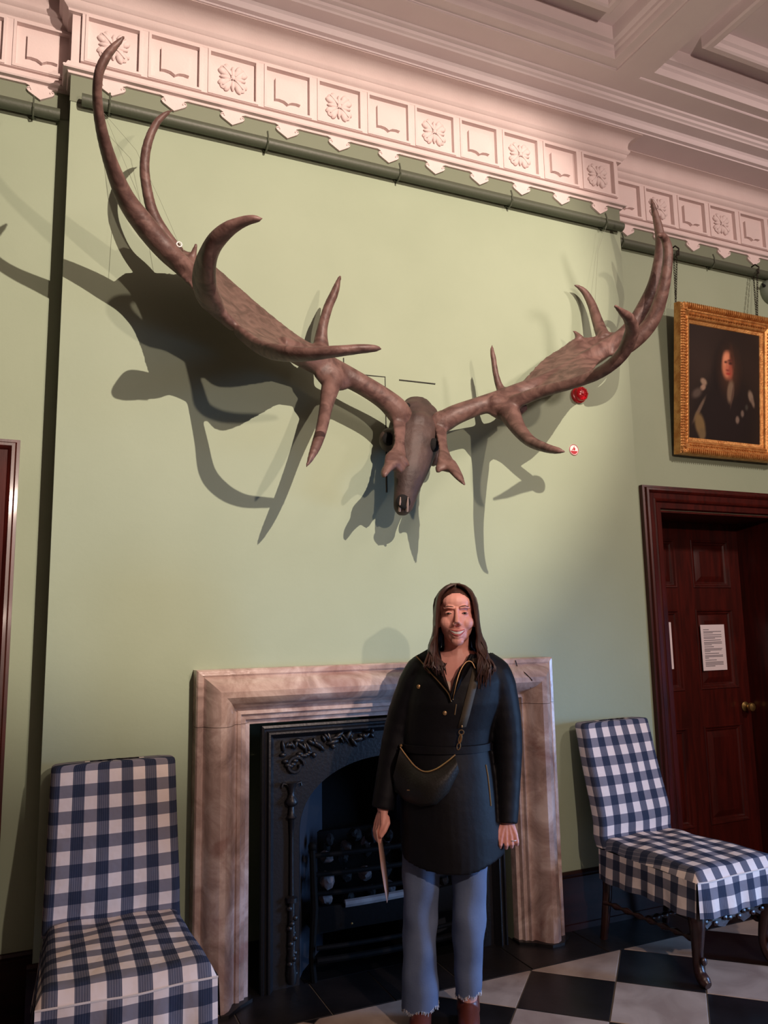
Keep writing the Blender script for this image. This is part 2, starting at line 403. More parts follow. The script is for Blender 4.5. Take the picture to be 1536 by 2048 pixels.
me_frame = frame_face()
def flower():
    m = MB(); c = (0, -.012, 4.136)
    m.ell((0, -.022, 4.136), (.012, .008, .012))
    for k in range(4):
        an = PI/4+k*PI/2
        for s_, rr, ln, wd in ((0, .045, .036, .024), (-.3, .058, .022, .014), (.3, .058, .022, .014)):
            A = an+s_; R = np.array(Matrix.Rotation(-A, 3, 'Y'))
            m.ell((rr*math.cos(A), -.012, 4.136+rr*math.sin(A)), (ln, .012, wd), 10, 6, R)
        A = an+PI/4; R = np.array(Matrix.Rotation(-A, 3, 'Y'))
        m.ell((.035*math.cos(A), -.013, 4.136+.035*math.sin(A)), (.030, .011, .010), 8, 6, R)
        m.tube([(.012*math.cos(an), -.024, 4.136+.012*math.sin(an)), (.07*math.cos(an), -.024, 4.136+.07*math.sin(an))], .003, 5)
    return m.mesh('flower_relief', M['plaster'], 50)
def book():
    P = [(-.064, 4.196), (.064, 4.196), (.064, 4.082), (.045, 4.085), (.02, 4.082), (.006, 4.074), (0, 4.069), (-.006, 4.074), (-.02, 4.082), (-.045, 4.085), (-.064, 4.082)]
    m = MB(); m.prism(P, -.026, -.004); return m.mesh('book_relief', M['plaster'], 0)
def tongue():
    half = [(0, 3.892), (.05, 3.922), (.058, 3.932), (.056, 3.942), (.048, 3.945), (.043, 3.940), (.046, 3.950), (.062, 3.957), (.09, 3.961), (OUT, 3.963), (OUT, 3.975)]
    P = half+[(-x, z) for x, z in half[::-1]][:-1]
    m = MB(); m.prism(P, -.016, .0)
    for s_ in (-1, 1):
        sp = [(s_*(.049+r*math.cos(t_)), -.018, 3.935+r*math.sin(t_)) for t_, r in [(k*.6, .003+.0012*k) for k in range(7)]]
        m.tube(sp, .0032, 5)
    return m.mesh('tongue', M['plaster'], 30)
me_fl, me_bk, me_tg = flower(), book(), tongue()
def frieze_run(xs_, y, first):
    for n_, x in enumerate(xs_):
        link('panel_frame', me_frame, trim, (x, y, 0))
        fl = (n_+first) % 2 == 0
        link('flower_relief' if fl else 'book_relief', me_fl if fl else me_bk, trim, (x, y, 0))
        link('tongue', me_tg, trim, (x, y, 0))
frieze_run([.101+.11+PITCH_X*k for k in range(11)], 0, 0)
frieze_run([-.085-PITCH_X*k for k in range(4)], RB, 1)
frieze_run([3.278+PITCH_X*k for k in range(6)], RB, 1)
# darker painted band between picture rail and cornice
m = MB(); m.loft([[(RX0, RB-.003, z), (BX0-.003, RB-.003, z), (BX0-.003, -.003, z), (BX1+.003, -.003, z), (BX1+.003, RB-.003, z), (RX1, RB-.003, z)] for z in (3.83, 3.985)], closed=False)
m.build('trim_9', M['band'], smooth=0, **S)
# green picture rails with brackets
def rail(x0, x1, y, brs, n):
    m = MB(); m.tube([(x0, y-.036, 3.825), (x1, y-.036, 3.825)], .027, 14)
    o = m.build('trim_%d' % n, M['rail'], smooth=40, **S)
    for x in brs:
        k = MB(); k.tube([(x, y-.001, 3.815), (x, y-.02, 3.79), (x, y-.045, 3.790), (x, y-.068, 3.815), (x, y-.064, 3.846), (x, y-.055, 3.875)], .0045, 6)
        k.box(x-.012, x+.012, y-.012, y-.0005, 3.80, 3.85); k.build('rail_bracket', M['rail'], o)
rail(.085, 3.085, 0, (.20, .92, 1.62, 2.30, 2.95), 2)
rail(RX0, .0, RB, (-.11, -.75, -1.4), 3)
rail(3.12, RX1, RB, (3.2, 3.95, 4.8), 4)

# ------------------------------------------------------------------ skirting, door cases, doors
BASE = [(0, .27), (.010, .268), (.016, .258), (.014, .248), (.022, .244), (.022, .03), (.03, .028), (.03, 0), (0, 0)]
def base_run(x0, x1, y, name):
    m = MB(); m.loft([[(x, y-p, z) for p, z in BASE] for x in (x0, x1)], closed=True, cap0=True, cap1=True)
    return m.build(name, M['mahogany_dark'], smooth=30, **S)
base_run(BX0-.02, SUR_L+.01, 0, 'baseboard_back'); base_run(SUR_R-.01, BX1+.02, 0, 'baseboard_back.001')
base_run(-.12, BX0, RB, 'baseboard_back.002')
# side faces of the breast skirting
ARCH = [(0, 0), (0, .028), (.012, .032), (.018, .046), (.030, .050), (.040, .044), (.046, .034), (.075, .034), (.082, .040), (.092, .036), (.100, .024), (.132, .024), (.138, .016), (.14, 0)]
def architrave(x0, x1, zt, y, name):
    """(w inwards from the outer edge, h out) profile mitred round three sides of an opening"""
    m = MB(); rows = []
    for fx in (lambda w_: (x0+w_, 0), lambda w_: (x0+w_, zt-w_), lambda w_: (x1-w_, zt-w_), lambda w_: (x1-w_, 0)):
        rows.append([(fx(w_)[0], y-h, fx(w_)[1]) for w_, h in ARCH])
    m.loft(rows, closed=False); return m.build(name, M['mahogany'], smooth=30, **S)
architrave(3.25, 4.55, 2.278+.03, RB, 'trim_5')
architrave(-1.39, -.095, 2.308, RB, 'trim_6')
def lining(x0, x1, zt, y0, y1, par_name):
    m = MB(); m.box(x0+.001, x0+.013, y0, y1, 0, zt-.001).box(x1-.013, x1-.001, y0, y1, 0, zt-.001).box(x0+.013, x1-.013, y0, y1, zt-.013, zt-.001)
    return m.build(par_name, M['mahogany'], smooth=0, **S)
lining(DX0, DX1, DZ, RB-.005, .56, 'trim_7'); lining(-1.25, -.235, 2.166, RB-.005, .56, 'trim_8')
def door(x0, x1, zt, y, name, knob_x):
    d = link(name, None, None, (x0, y, 0), **S); W_ = x1-x0
    st, ms = .105, .14; pw = (W_-2*st-ms)/2
    rows_ = [(.22, .83), (1.06, 1.58), (1.72, 2.04)]
    m = MB(); m.box(0, W_, .0, .045, 0, zt-.004)
    xs_ = [(st, st+pw), (st+pw+ms, W_-st)]
    # frame members stand proud of the core
    m.box(0, st, -.018, 0, 0, zt-.004).box(W_-st, W_, -.018, 0, 0, zt-.004)
    zz = [0, *[v for r in rows_ for v in r], zt-.004]
    for k in range(0, len(zz), 2): m.box(st, W_-st, -.018, 0, zz[k], zz[k+1])
    for c0, c1 in rows_: m.box(st+pw, st+pw+ms, -.018, 0, c0, c1)
    m.build('door_leaf', M['mahogany'], d, smooth=0)
    for (a0, a1) in xs_:
        for (c0, c1) in rows_:
            q = MB(); rr = []
            pr = [(0, -.020), (.004, -.024), (.012, -.022), (.02, -.012), (.028, -.010), (.036, -.002), (.04, -.001), (.075, -.014), (.078, -.014)]
            for sx, sz, bx, bz in ((1, 1, a0, c0), (-1, 1, a1, c0), (-1, -1, a1, c1), (1, -1, a0, c1)):
                rr.append([(bx+sx*p, h, bz+sz*p) for p, h in pr])
            rr.append(rr[0]); q.loft(rr, closed=False)
            q.box(a0+.078, a1-.078, -.014, 0, c0+.078, c1-.078)
            q.build('door_panel', M['mahogany'], d, smooth=30)
    if knob_x:
        k = MB(); k.lathe([(.0, -.020), (.030, -.020), (.032, -.025), (.022, -.030), (.010, -.034), (.009, -.052), (.022, -.058), (.029, -.070), (.026, -.084), (.012, -.090), (.0, -.091)], (knob_x, 0, .935), 'y', 16)
        k.build('door_knob', M['brass'], d)
        k = MB(); k.tube([(knob_x+.062, -.018, .955), (knob_x+.062, -.034, .958), (knob_x+.062, -.036, .985)], .006, 6); k.build('thumb_latch', M['brass'], d)
    return d
door(DX0, DX1, DZ, .515, 'door_1', .952); door(-1.25, -.235, 2.166, .515, 'door_2', None)

def notice(name, x, z, y, label, lines=True, w_=.21, h=.297):
    t = thing(name, label, 'notice', (x, y, z), 0)
    MB().box(-w_/2, w_/2, -.0015, 0, -h/2, h/2).build('sheet', M['paper'], t, smooth=0)
    if lines:
        m = MB(); z_ = h/2-.03
        for grp in ((.3,), (.95, .5), (.95,), (.95, .6), (.9,), (.95, .95, .4), (.5,), (.95, .9, .3), (.75,), (.95, .95, .2), (.6,), (.95, .95, .95, .5)):
            for L_ in grp:
                m.box(-.083, -.083+.166*L_, -.0021, -.0014, z_-.0042, z_); z_ -= .0085
            z_ -= .0045
        m.build('printed_lines', M['ink'], t, smooth=0)
notice('notice_sheet', 4.105, 1.329, .494, 'white printed notice on the right panel of the mahogany door')
notice('notice_sheet', 3.645, 1.35, .494, 'white sheet of paper half hidden behind the left door jamb', True)

# ------------------------------------------------------------------ marble fireplace surround
PROF = [(0, 0), (0, .075), (.006, .084), (.022, .086), (.030, .080), (.036, .090), (.046, .112), (.064, .134), (.090, .148), (.114, .146), (.136, .128), (.152, .100), (.162, .076), (.172, .068), (.176, .074), (.190, .076), (.196, .062), (.214, .058), (.220, .040), (.236, .036), (.240, .0)]
sur = thing('fireplace_surround', 'brown veined marble fireplace surround with bold rounded moulding against the green wall', 'fireplace', ((SUR_L+SUR_R)/2, 0, 0))
cx0 = (SUR_L+SUR_R)/2
def sur_pt(side, w_, h, z):
    x = SUR_L+w_ if side < 0 else SUR_R-w_
    return (x-cx0, -h, z)
for side in (-1, 1):
    zj = 1.105 if side < 0 else 1.115
    m = MB(); m.loft([[sur_pt(side, w_, h, z) for w_, h in PROF] for z in (.0, zj-.002)], closed=True, cap0=True, cap1=True); m.build('jamb', M['marble'], sur, smooth=30)
    m = MB(); m.loft([[sur_pt(side, w_, h, zj) for w_, h in PROF], [sur_pt(side, w_, h, SUR_T-w_) for w_, h in PROF]], closed=True, cap0=True, cap1=True); m.build('corner_block', M['marble'], sur, smooth=30)
    m = MB(); m.prism([(sur_pt(side, a_, 0, 0)[0], -h) for a_, h in ((-.006, 0), (-.006, .095), (.03, .12), (.06, .155), (.13, .16), (.19, .10), (.25, .06), (.25, 0))], .0, .014, 'xy'); m.build('plinth', M['hearth'], sur, smooth=0)
m = MB(); m.loft([[sur_pt(s_, w_, h, SUR_T-w_) for w_, h in PROF] for s_ in (-1, 1)], closed=True, cap0=True, cap1=True); m.build('lintel', M['marble'], sur, smooth=30)
# crack running down the right end of the lintel
m = MB(); m.tube([(2.18-cx0, -.088, 1.326), (2.185-cx0, -.094, 1.295), (2.20-cx0, -.146, 1.262), (2.23-cx0, -.150, 1.232), (2.245-cx0, -.112, 1.19)], .0022, 5); m.build('crack', M['soot'], sur)

# ------------------------------------------------------------------ cast iron insert and grate
ins = thing('fireplace_insert', 'black cast iron arched insert with leafy spandrels inside the marble surround', 'fireplace insert', (1.5125, 0, 0))
HW, IZ = .60, 1.085
IPR = [(0, .0), (0, -.030), (.010, -.034), (.016, -.022), (.024, -.020), (.030, -.034), (.038, -.036), (.044, -.022), (.052, -.012), (.060, .0)]
m = MB(); m.loft([[(f[0](w_), h, f[1](w_)) for w_, h in IPR] for f in ((lambda w_: -HW+w_, lambda w_: 0), (lambda w_: -HW+w_, lambda w_: IZ-w_), (lambda w_: HW-w_, lambda w_: IZ-w_), (lambda w_: HW-w_, lambda w_: 0))], closed=False)
m.build('iron_frame', M['iron'], ins, smooth=30)
# arched plate
AW, AZ0, AZ1 = .425, .60, .915
arch = [(-AW, 0)]+[(-AW*math.cos(t_), AZ0+(AZ1-AZ0)*math.sin(t_)**.85) for t_ in np.linspace(0, PI, 33)]+[(AW, 0)]
outer = [(-HW+.05, 0)]+[(-HW+.05, z) for z in np.linspace(0.2, IZ-.05, 9)]+[(x, IZ-.05) for x in np.linspace(-HW+.05, HW-.05, 17)[1:-1]]+[(HW-.05, z) for z in np.linspace(IZ-.05, .2, 9)]+[(HW-.05, 0)]
n_ = len(arch); assert len(outer) == n_, (len(outer), n_)
m = MB(); m.loft([[(x, .0, z) for x, z in outer], [(x, .0, z) for x, z in arch], [(x*.985, .012, z) for x, z in arch], [(x*.985, .05, z) for x, z in arch]], closed=False)
m.build('arch_plate', M['iron'], ins, smooth=30)
for s_ in (-1, 1):   # polished splayed cheeks
    m = MB(); m.loft([[(s_*AW*.985, .03, 0), (s_*AW*.985, .03, .97)], [(s_*.37, .12, 0), (s_*.37, .12, .97)], [(s_*.20, .34, 0), (s_*.20, .34, .97)]], closed=False); m.build('cheek', M['cheek'], ins, smooth=20)
m = MB(); m.box(-.32, .32, .40, .44, 0, .97).box(-.45, .45, .02, .44, .93, .96).box(-.4, .4, .0, .44, -.01, .003); m.build('fireback', M['soot'], ins, smooth=0)
rnd = random.Random(3)
for s_ in (-1, 1):
    m = MB()
    for k in range(30):       # leafy scrolls following the spandrel
        t_ = k/29; x = -.50+t_*.42; zc = .985+.03*t_+rnd.uniform(-.025, .025)*(1-.3*t_)
        if t_ > .12: zc += .012*math.sin(t_*14)
        an = rnd.uniform(0, PI)
        R = np.array(Matrix.Rotation(an, 3, 'Y'))
        m.ell((s_*x, -.010, zc), (rnd.uniform(.016, .034), .013, rnd.uniform(.007, .012)), 8, 5, R)
    for k in range(12):
        t_ = k/11; m.ell((s_*(-.50+.12*t_), -.010, .955-.07*(1-t_)*abs(math.sin(t_*5))), (.017, .012, .010), 8, 5)
    sc_ = [(s_*(-.445+r*math.cos(a_)), -.012, .905+r*math.sin(a_)) for a_, r in [(q*.5, .042-.0016*q) for q in range(14)]]
    m.tube(sc_, .009, 6)
    for bx, bz in ((-.36, .945), (-.27, .975), (-.12, 1.01), (-.08, 1.03)): m.ell((s_*bx, -.018, bz), (.013, .012, .013), 8, 6)
    m.build('spandrel_ornament', M['iron'], ins, smooth=50)
    c = MB(); x = s_*-.462
    c.lathe([(.020, .02), (.026, .06), (.018, .10), (.022, .12), (.017, .14), (.019, .19), (.015, .26), (.014, .34), (.026, .345), (.026, .362), (.010, .37), (.0085, .60), (.012, .68), (.024, .69), (.015, .70), (.012, .735), (.027, .745), (.029, .758), (.017, .775), (.012, .79), (.018, .815), (.026, .835), (.014, .838)], (x, -.012, 0), 'z', 10)
    for k in range(14): c.ell((x+.012*math.cos(k*1.7), -.022+.006*math.sin(k*1.7), .06+k*.02), (.013, .010, .012), 6, 5)
    for q in (-1, 1): c.tube([(x, -.014, .80), (x+q*.022, -.016, .83), (x+q*.040, -.016, .835), (x+q*.044, -.016, .82)], .006, 6)
    c.build('column', M['iron'], ins, smooth=50)
gr = thing('fire_grate', 'black iron fire basket with horizontal bars standing in the arched opening', 'fire grate', (1.5125, .06, 0))
def bow(z, d=.0, n=11, hw=.36): return [(x, -.06-d-.03*(1-(x/hw)**2), z) for x in np.linspace(-hw, hw, n)]
for z in (.515, .435, .355): MB().tube(bow(z), .011, 8).build('bar', M['soot'], gr)
m = MB(); P0 = bow(.30); P1 = bow(.20)
m.loft([P0, [(x, y-.004, z) for x, y, z in bow(.25)], P1, [(x, y+.02, z) for x, y, z in P1], [(x, y+.02, z) for x, y, z in P0], P0], closed=False); m.build('front_plate', M['soot'], gr)
m = MB(); m.tube([(x, y-.012, z) for x, y, z in bow(.10, .03)], .014, 8); m.tube([(x, y-.012, z) for x, y, z in bow(.15, .03)], .010, 8); m.build('ash_fender', M['soot'], gr)
m = MB(); m.tube([(x, -.055-.03*(1-(x/.36)**2), .305+.02*x) for x in np.linspace(-.22, .18, 7)], .017, 8); m.build('burner_tube', M['ash'], gr, label='pale grey burner tube behind the lowest bar')
for s_ in (-1, 1):
    m = MB(); m.tube([(s_*.36, -.06, 0), (s_*.37, -.065, .1), (s_*.355, -.06, .3), (s_*.365, -.062, .54)], [.016, .014, .018, .014], 8); m.ell((s_*.365, -.062, .555), (.019, .019, .019)); m.build('leg', M['soot'], gr)
m = MB(); m.box(-.35, .35, -.06, .24, .19, .21).box(-.30, .30, .22, .25, .2, .54); m.build('basket', M['soot'], gr, smooth=0)
for x in (-.2, .19):
    MB().ell((x, -.106, .23+.02*x), (.005, .004, .005), 8, 6).build('stud', M['brass'], gr)
lumps = []
for k in range(5):
    b = MB(); b.ell((0, 0, 0), (.032, .027, .023), 9, 7)
    rn = random.Random(20+k); b.v = [tuple(c*rn.uniform(.82, 1.15) for c in v) for v in b.v]; lumps.append(b.mesh('coal', M['coal' if k < 3 else 'coal_ash'], 25))
rn = random.Random(5); spots = []
for lay, z in ((0, .245), (1, .325), (2, .405), (3, .485)):
    for k in range(7):
        spots.append((-.285+.095*k+rn.uniform(-.012, .012), (-.035 if lay < 3 else .0)+rn.uniform(-.005, .005), z+rn.uniform(-.01, .01)))
for k in range(6): spots.append((-.24+.095*k+rn.uniform(-.02, .02), .03+rn.uniform(-.02, .03), .545+rn.uniform(-.01, .015)))
for k in range(6): spots.append((-.25+.1*k, .09, .49+rn.uniform(0, .02)))
for x, y, z in spots:
    o = thing('coal', 'grey black lump of coal heaped in the iron fire basket', 'coal', (1.5125+x, .06+y, z), rn.uniform(0, 6), 'lumps of coal in the fire basket', rn.choice(lumps[:3] if rn.random() < .78 else lumps[3:]))
    o.rotation_euler = (rn.uniform(0, 6), rn.uniform(0, 6), rn.uniform(0, 6)); s_ = rn.uniform(.9, 1.25); o.scale = (s_, s_, s_)

# ------------------------------------------------------------------ elk skull with antlers
elk = thing('elk_skull', 'giant brown elk skull with huge spreading antlers mounted high on the green wall', 'antlers', (1.52, 0, 2.2))
EO = np.array([1.52, 0, 2.2])
def P3(q): return at(q[0], q[1], q[2])-EO
def horn(m, pts, n=5, seg=12, flat=1.0, up=None):
    """pts: (px, py, depth, width in px) -> tapered tube through real points"""
    A = []
    for q in pts:
        p = at(q[0], q[1], q[2]); A.append(np.append(p-EO, q[3]/2/px_scale(p)))
    C = catmull(A, n); m.tube([c[:3] for c in C], [max(.0025, c[3]) for c in C], seg, flat, up)
def palm(m, rows, thick=.028, n=8, sag=.02, sub=4):
    R = [np.concatenate([P3(a), P3(b)]) for a, b in rows]; R = catmull(R, sub)
    top = []; bot = []
    G = np.array([[r[:3]*(1-t_)+r[3:]*t_ for t_ in np.linspace(0, 1, n+1)] for r in R])
    du = np.gradient(G, axis=0); dv = np.gradient(G, axis=1); N_ = np.cross(du, dv); N_ /= (np.linalg.norm(N_, axis=2, keepdims=True)+1e-9)
    if N_[..., 2].mean() < 0: N_ = -N_
    tt = np.linspace(0, 1, n+1); sg = np.array([4*t_*(1-t_) for t_ in tt])[None, :, None]
    endf = np.clip(np.minimum(np.arange(len(R)), np.arange(len(R))[::-1])/4, 0, 1)[:, None, None]
    G = G - N_*sag*sg*endf
    edge = (.55+.45*np.minimum(1, 3*np.minimum(tt, 1-tt)))[None, :, None]
    T = G+N_*thick/2*edge; B = G-N_*thick/2*edge
    rr = [list(T[i])+list(B[i][::-1]) for i in range(len(R))]
    m.loft(rr, closed=True, cap0=True, cap1=True)
A1 = MB()
horn(A1, [(808, 846, -.17, 44), (795, 822, -.19, 50), (768, 797, -.20, 44), (722, 768, -.21, 42), (676, 744, -.21, 46), (640, 727, -.22, 50), (600, 708, -.26, 48), (560, 690, -.30, 40)])
horn(A1, [(672, 745, -.23, 40), (661, 775, -.26, 38), (652, 815, -.33, 28), (643, 858, -.40, 25), (632, 892, -.45, 22), (621, 917, -.48, 14), (612, 936, -.49, 5)])
horn(A1, [(648, 716, -.20, 34), (642, 690, -.17, 32), (645, 655, -.18, 22), (656, 615, -.20, 20), (668, 588, -.22, 18), (677, 562, -.228, 11), (681, 549, -.23, 4)])
DEP = dict(up=(0, 1, 0))
horn(A1, [(476, 662, -.45, 20), (520, 694, -.57, 24), (565, 706, -.70, 28), (615, 708, -.785, 27), (670, 703, -.85, 23), (720, 698, -.88, 19), (750, 697, -.888, 14), (763, 698, -.89, 5)], flat=1.55, **DEP)
horn(A1, [(470, 655, -.44, 20), (436, 622, -.47, 28), (418, 596, -.53, 40), (409, 562, -.61, 42), (413, 522, -.71, 40), (428, 487, -.80, 36), (455, 459, -.88, 29), (487, 443, -.93, 20), (510, 438, -.955, 15), (525, 438, -.97, 6)], flat=1.5, **DEP)
horn(A1, [(425, 585, -.45, 34), (372, 538, -.39, 38), (328, 496, -.36, 44), (286, 446, -.40, 44), (251, 396, -.46, 37), (224, 332, -.56, 29), (205, 268, -.66, 24), (195, 205, -.75, 21), (197, 150, -.82, 20), (212, 114, -.85, 19), (232, 90, -.87, 14), (243, 79, -.878, 10), (250, 70, -.88, 4)], flat=1.25, **DEP)
horn(A1, [(356, 510, -.22, 34), (328, 474, -.225, 34), (307, 430, -.26, 25), (295, 385, -.29, 22), (289, 335, -.32, 21), (295, 288, -.345, 19), (312, 248, -.36, 16), (330, 229, -.365, 12), (347, 220, -.37, 4)])
horn(A1, [(382, 525, -.16, 22), (388, 505, -.18, 13), (393, 487, -.20, 8)])
palm(A1, [((655, 705, -.19), (610, 725, -.27)), ((600, 676, -.15), (548, 703, -.50)), ((540, 630, -.11), (486, 668, -.46)), ((478, 577, -.10), (438, 630, -.47)), ((425, 531, -.115), (402, 592, -.49)), ((388, 510, -.14), (364, 552, -.42)), ((350, 492, -.18), (322, 507, -.37)), ((310, 452, -.30), (283, 457, -.40))])
# brow tine (left): a stalk that spreads into a two-pronged plate
horn(A1, [(798, 838, -.20, 36), (799, 868, -.25, 28), (799, 890, -.30, 27), (797, 908, -.335, 38), (791, 924, -.36, 52), (786, 936, -.375, 44)], flat=.42, up=(0, 1, 0))
horn(A1, [(788, 924, -.36, 34), (774, 938, -.39, 24), (769, 948, -.41, 18), (768, 955, -.42, 9)], flat=.7)
horn(A1, [(800, 915, -.345, 34), (812, 927, -.355, 22), (818, 933, -.357, 10)], flat=.6)
horn(A1, [(700, 757, -.21, 40), (668, 752, -.235, 62), (640, 734, -.235, 48)], flat=.6, up=(0, 1, 0))
me1 = remesh(A1, 'antler', .008, 5, .5, .5); me1.materials.append(M['antler']); link('antler', me1, elk)
A2 = MB()
horn(A2, [(866, 838, -.17, 44), (880, 846, -.19, 46), (910, 830, -.225, 42), (955, 813, -.25, 38), (1000, 800, -.28, 42), (1050, 783, -.31, 44), (1100, 762, -.33, 42), (1150, 735, -.34, 40), (1200, 704, -.34, 38), (1240, 676, -.34, 32), (1268, 645, -.37, 28), (1290, 608, -.41, 27), (1307, 570, -.445, 25), (1317, 528, -.47, 23), (1321, 488, -.485, 21), (1317, 455, -.50, 18), (1309, 423, -.508, 13), (1304, 403, -.51, 8), (1302, 396, -.51, 3)])
horn(A2, [(985, 805, -.28, 40), (1015, 822, -.33, 44), (1036, 856, -.44, 32), (1060, 882, -.57, 25), (1092, 896, -.70, 20), (1115, 901, -.77, 15), (1131, 904, -.80, 6)])
horn(A2, [(1012, 795, -.28, 24), (1000, 776, -.26, 17), (992, 750, -.25, 13), (987, 718, -.246, 12), (984, 698, -.246, 8), (985, 689, -.246, 3)])
horn(A2, [(1020, 808, -.34, 30), (1078, 785, -.46, 26), (1140, 768, -.61, 24), (1190, 750, -.73, 25), (1225, 728, -.83, 26), (1248, 703, -.90, 28), (1260, 676, -.96, 30), (1264, 655, -1.01, 28), (1257, 636, -1.07, 23), (1245, 625, -1.12, 16), (1236, 617, -1.15, 11), (1229, 611, -1.17, 7)])
horn(A2, [(1225, 712, -.36, 26), (1258, 690, -.42, 32), (1287, 664, -.48, 32), (1308, 634, -.53, 30), (1324, 588, -.59, 26), (1333, 545, -.63, 22), (1336, 505, -.65, 20), (1332, 483, -.66, 18), (1325, 472, -.675, 15), (1316, 470, -.69, 8)])
horn(A2, [(1210, 680, -.20, 32), (1203, 665, -.165, 26), (1194, 640, -.13, 22), (1183, 608, -.10, 18), (1170, 585, -.08, 14), (1157, 574, -.068, 9), (1147, 570, -.063, 4)])
horn(A2, [(1160, 680, -.18, 20), (1154, 669, -.165, 11), (1146, 661, -.16, 4)])
palm(A2, [((990, 798, -.27), (1000, 812, -.31)), ((1040, 768, -.24), (1060, 795, -.42)), ((1085, 722, -.20), (1110, 778, -.53)), ((1123, 697, -.18), (1150, 762, -.60)), ((1150, 678, -.165), (1183, 742, -.56)), ((1178, 676, -.165), (1203, 718, -.40)), ((1205, 670, -.18), (1225, 705, -.38)), ((1238, 664, -.25), (1250, 682, -.38))])
horn(A2, [(880, 850, -.20, 34), (884, 880, -.28, 25), (888, 902, -.34, 27), (892, 920, -.39, 40), (895, 932, -.41, 44), (899, 942, -.43, 30)], flat=.42, up=(0, 1, 0))
horn(A2, [(890, 920, -.39, 26), (880, 934, -.41, 22), (875, 945, -.42, 10)], flat=.7)
horn(A2, [(897, 925, -.40, 34), (911, 944, -.46, 27), (922, 960, -.50, 17), (931, 972, -.53, 5)], flat=.6)
horn(A2, [(975, 806, -.265, 40), (1012, 812, -.31, 64), (1045, 800, -.33, 48)], flat=.6, up=(0, 1, 0))
me2 = remesh(A2, 'antler', .008, 5, .5, .5); me2.materials.append(M['antler']); link('antler', me2, elk)
SK = MB()
horn(SK, [(836, 812, -.07, 60), (836, 830, -.11, 76), (833, 855, -.15, 92), (830, 885, -.18, 96), (826, 915, -.20, 84), (820, 945, -.22, 70), (814, 975, -.225, 54), (809, 1000, -.22, 46), (807, 1015, -.20, 42), (806, 1026, -.18, 26)], seg=16, flat=.8, up=(0, -1, .3))
for q, r in (((802, 840, -.17), .056), ((868, 843, -.17), .052), ((826, 826, -.12), .078), ((850, 828, -.12), .066), ((834, 850, -.18), .085)):
    SK.ell(P3(q), (r, r*.9, r*.8))
SK.ell(P3((778, 880, -.10)), (.05, .05, .06)); SK.ell(P3((866, 905, -.12)), (.04, .05, .07))
me3 = remesh(SK, 'skull', .007, 4, .5, .6); me3.materials.append(M['skull'])
sk = link('skull', me3, elk)
bv3 = BVHTree.FromPolygons([v.co for v in me3.vertices], [p.vertices for p in me3.polygons])
def stick(px, py, off=.002):
    o_ = Vector(CAM-EO); d_ = Vector(at(px, py, 0)-CAM).normalized(); h = bv3.ray_cast(o_, d_)
    return np.array(h[0]-d_*off) if h[0] is not None else P3((px, py, -.2))
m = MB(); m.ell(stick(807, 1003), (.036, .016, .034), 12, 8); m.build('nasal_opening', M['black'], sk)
m = MB()
for px in (799, 814): m.tube([stick(px, 1022, .012), stick(px+1, 1008, .022), stick(px+2, 994, .024)], [.007, .006, .002], 6)
m.build('nasal_bone', M['bone'], sk, label='pale bony prongs in the nose')
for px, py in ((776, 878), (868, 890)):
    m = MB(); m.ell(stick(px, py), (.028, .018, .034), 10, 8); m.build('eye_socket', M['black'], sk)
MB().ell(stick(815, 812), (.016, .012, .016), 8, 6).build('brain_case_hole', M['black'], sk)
MB().box(.14, .20, -.05, -.001, .24, .34).build('wall_bracket', M['black'], elk, smooth=0)
m = MB(); c = P3((358, 490, -.25)); m.tube([c+np.array([.011*math.cos(k*PI/4), -.006, .011*math.sin(k*PI/4)]) for k in range(8)], .003, 6, closed=True); m.build('wire_ring', M['white'], elk)
m = MB(); m.tube([P3((358, 488, -.25)), P3((320, 400, -.16)), P3((272, 300, -.06)), P3((207, 225, -.07))], .0007, 4); m.tube([P3((300, 460, -.42)), P3((272, 380, -.25)), P3((212, 235, -.07))], .0007, 4); m.build('support_wire', M['thread'], elk)
m = MB(); m.tube([P3((1187, 676, -.17)), P3((1188, 640, -.09)), P3((1196, 500, -.03)), P3((1213, 452, -.07))], .0007, 4); m.build('support_wire', M['thread'], elk)

# ceiling spotlight that lights the antlers: housing and an unseen flap added to shade cove and ceiling
spl = thing('ceiling_spotlight', 'black ceiling spotlight with an added beam-blocking flap, behind the photographer', 'spotlight', (1.58, -4.62, 4.40))
MB().tube([(0, -.10, .02), (0, -.22, .055)], [.05, .045], 14).build('housing', M['iron'], spl)
MB().tube([(0, -.16, .05), (0, -.16, .17)], .012, 8).build('stem', M['iron'], spl)
MB().box(-.42, .42, .30, .303, -.003, .10).build('shade_flap', M['iron'], spl, smooth=0)
m = MB(); m.tube([(-.05, -.10, .05), (-.30, .30, .09)], .004, 6); m.tube([(.05, -.10, .05), (.30, .30, .09)], .004, 6); m.build('flap_arm', M['iron'], spl)

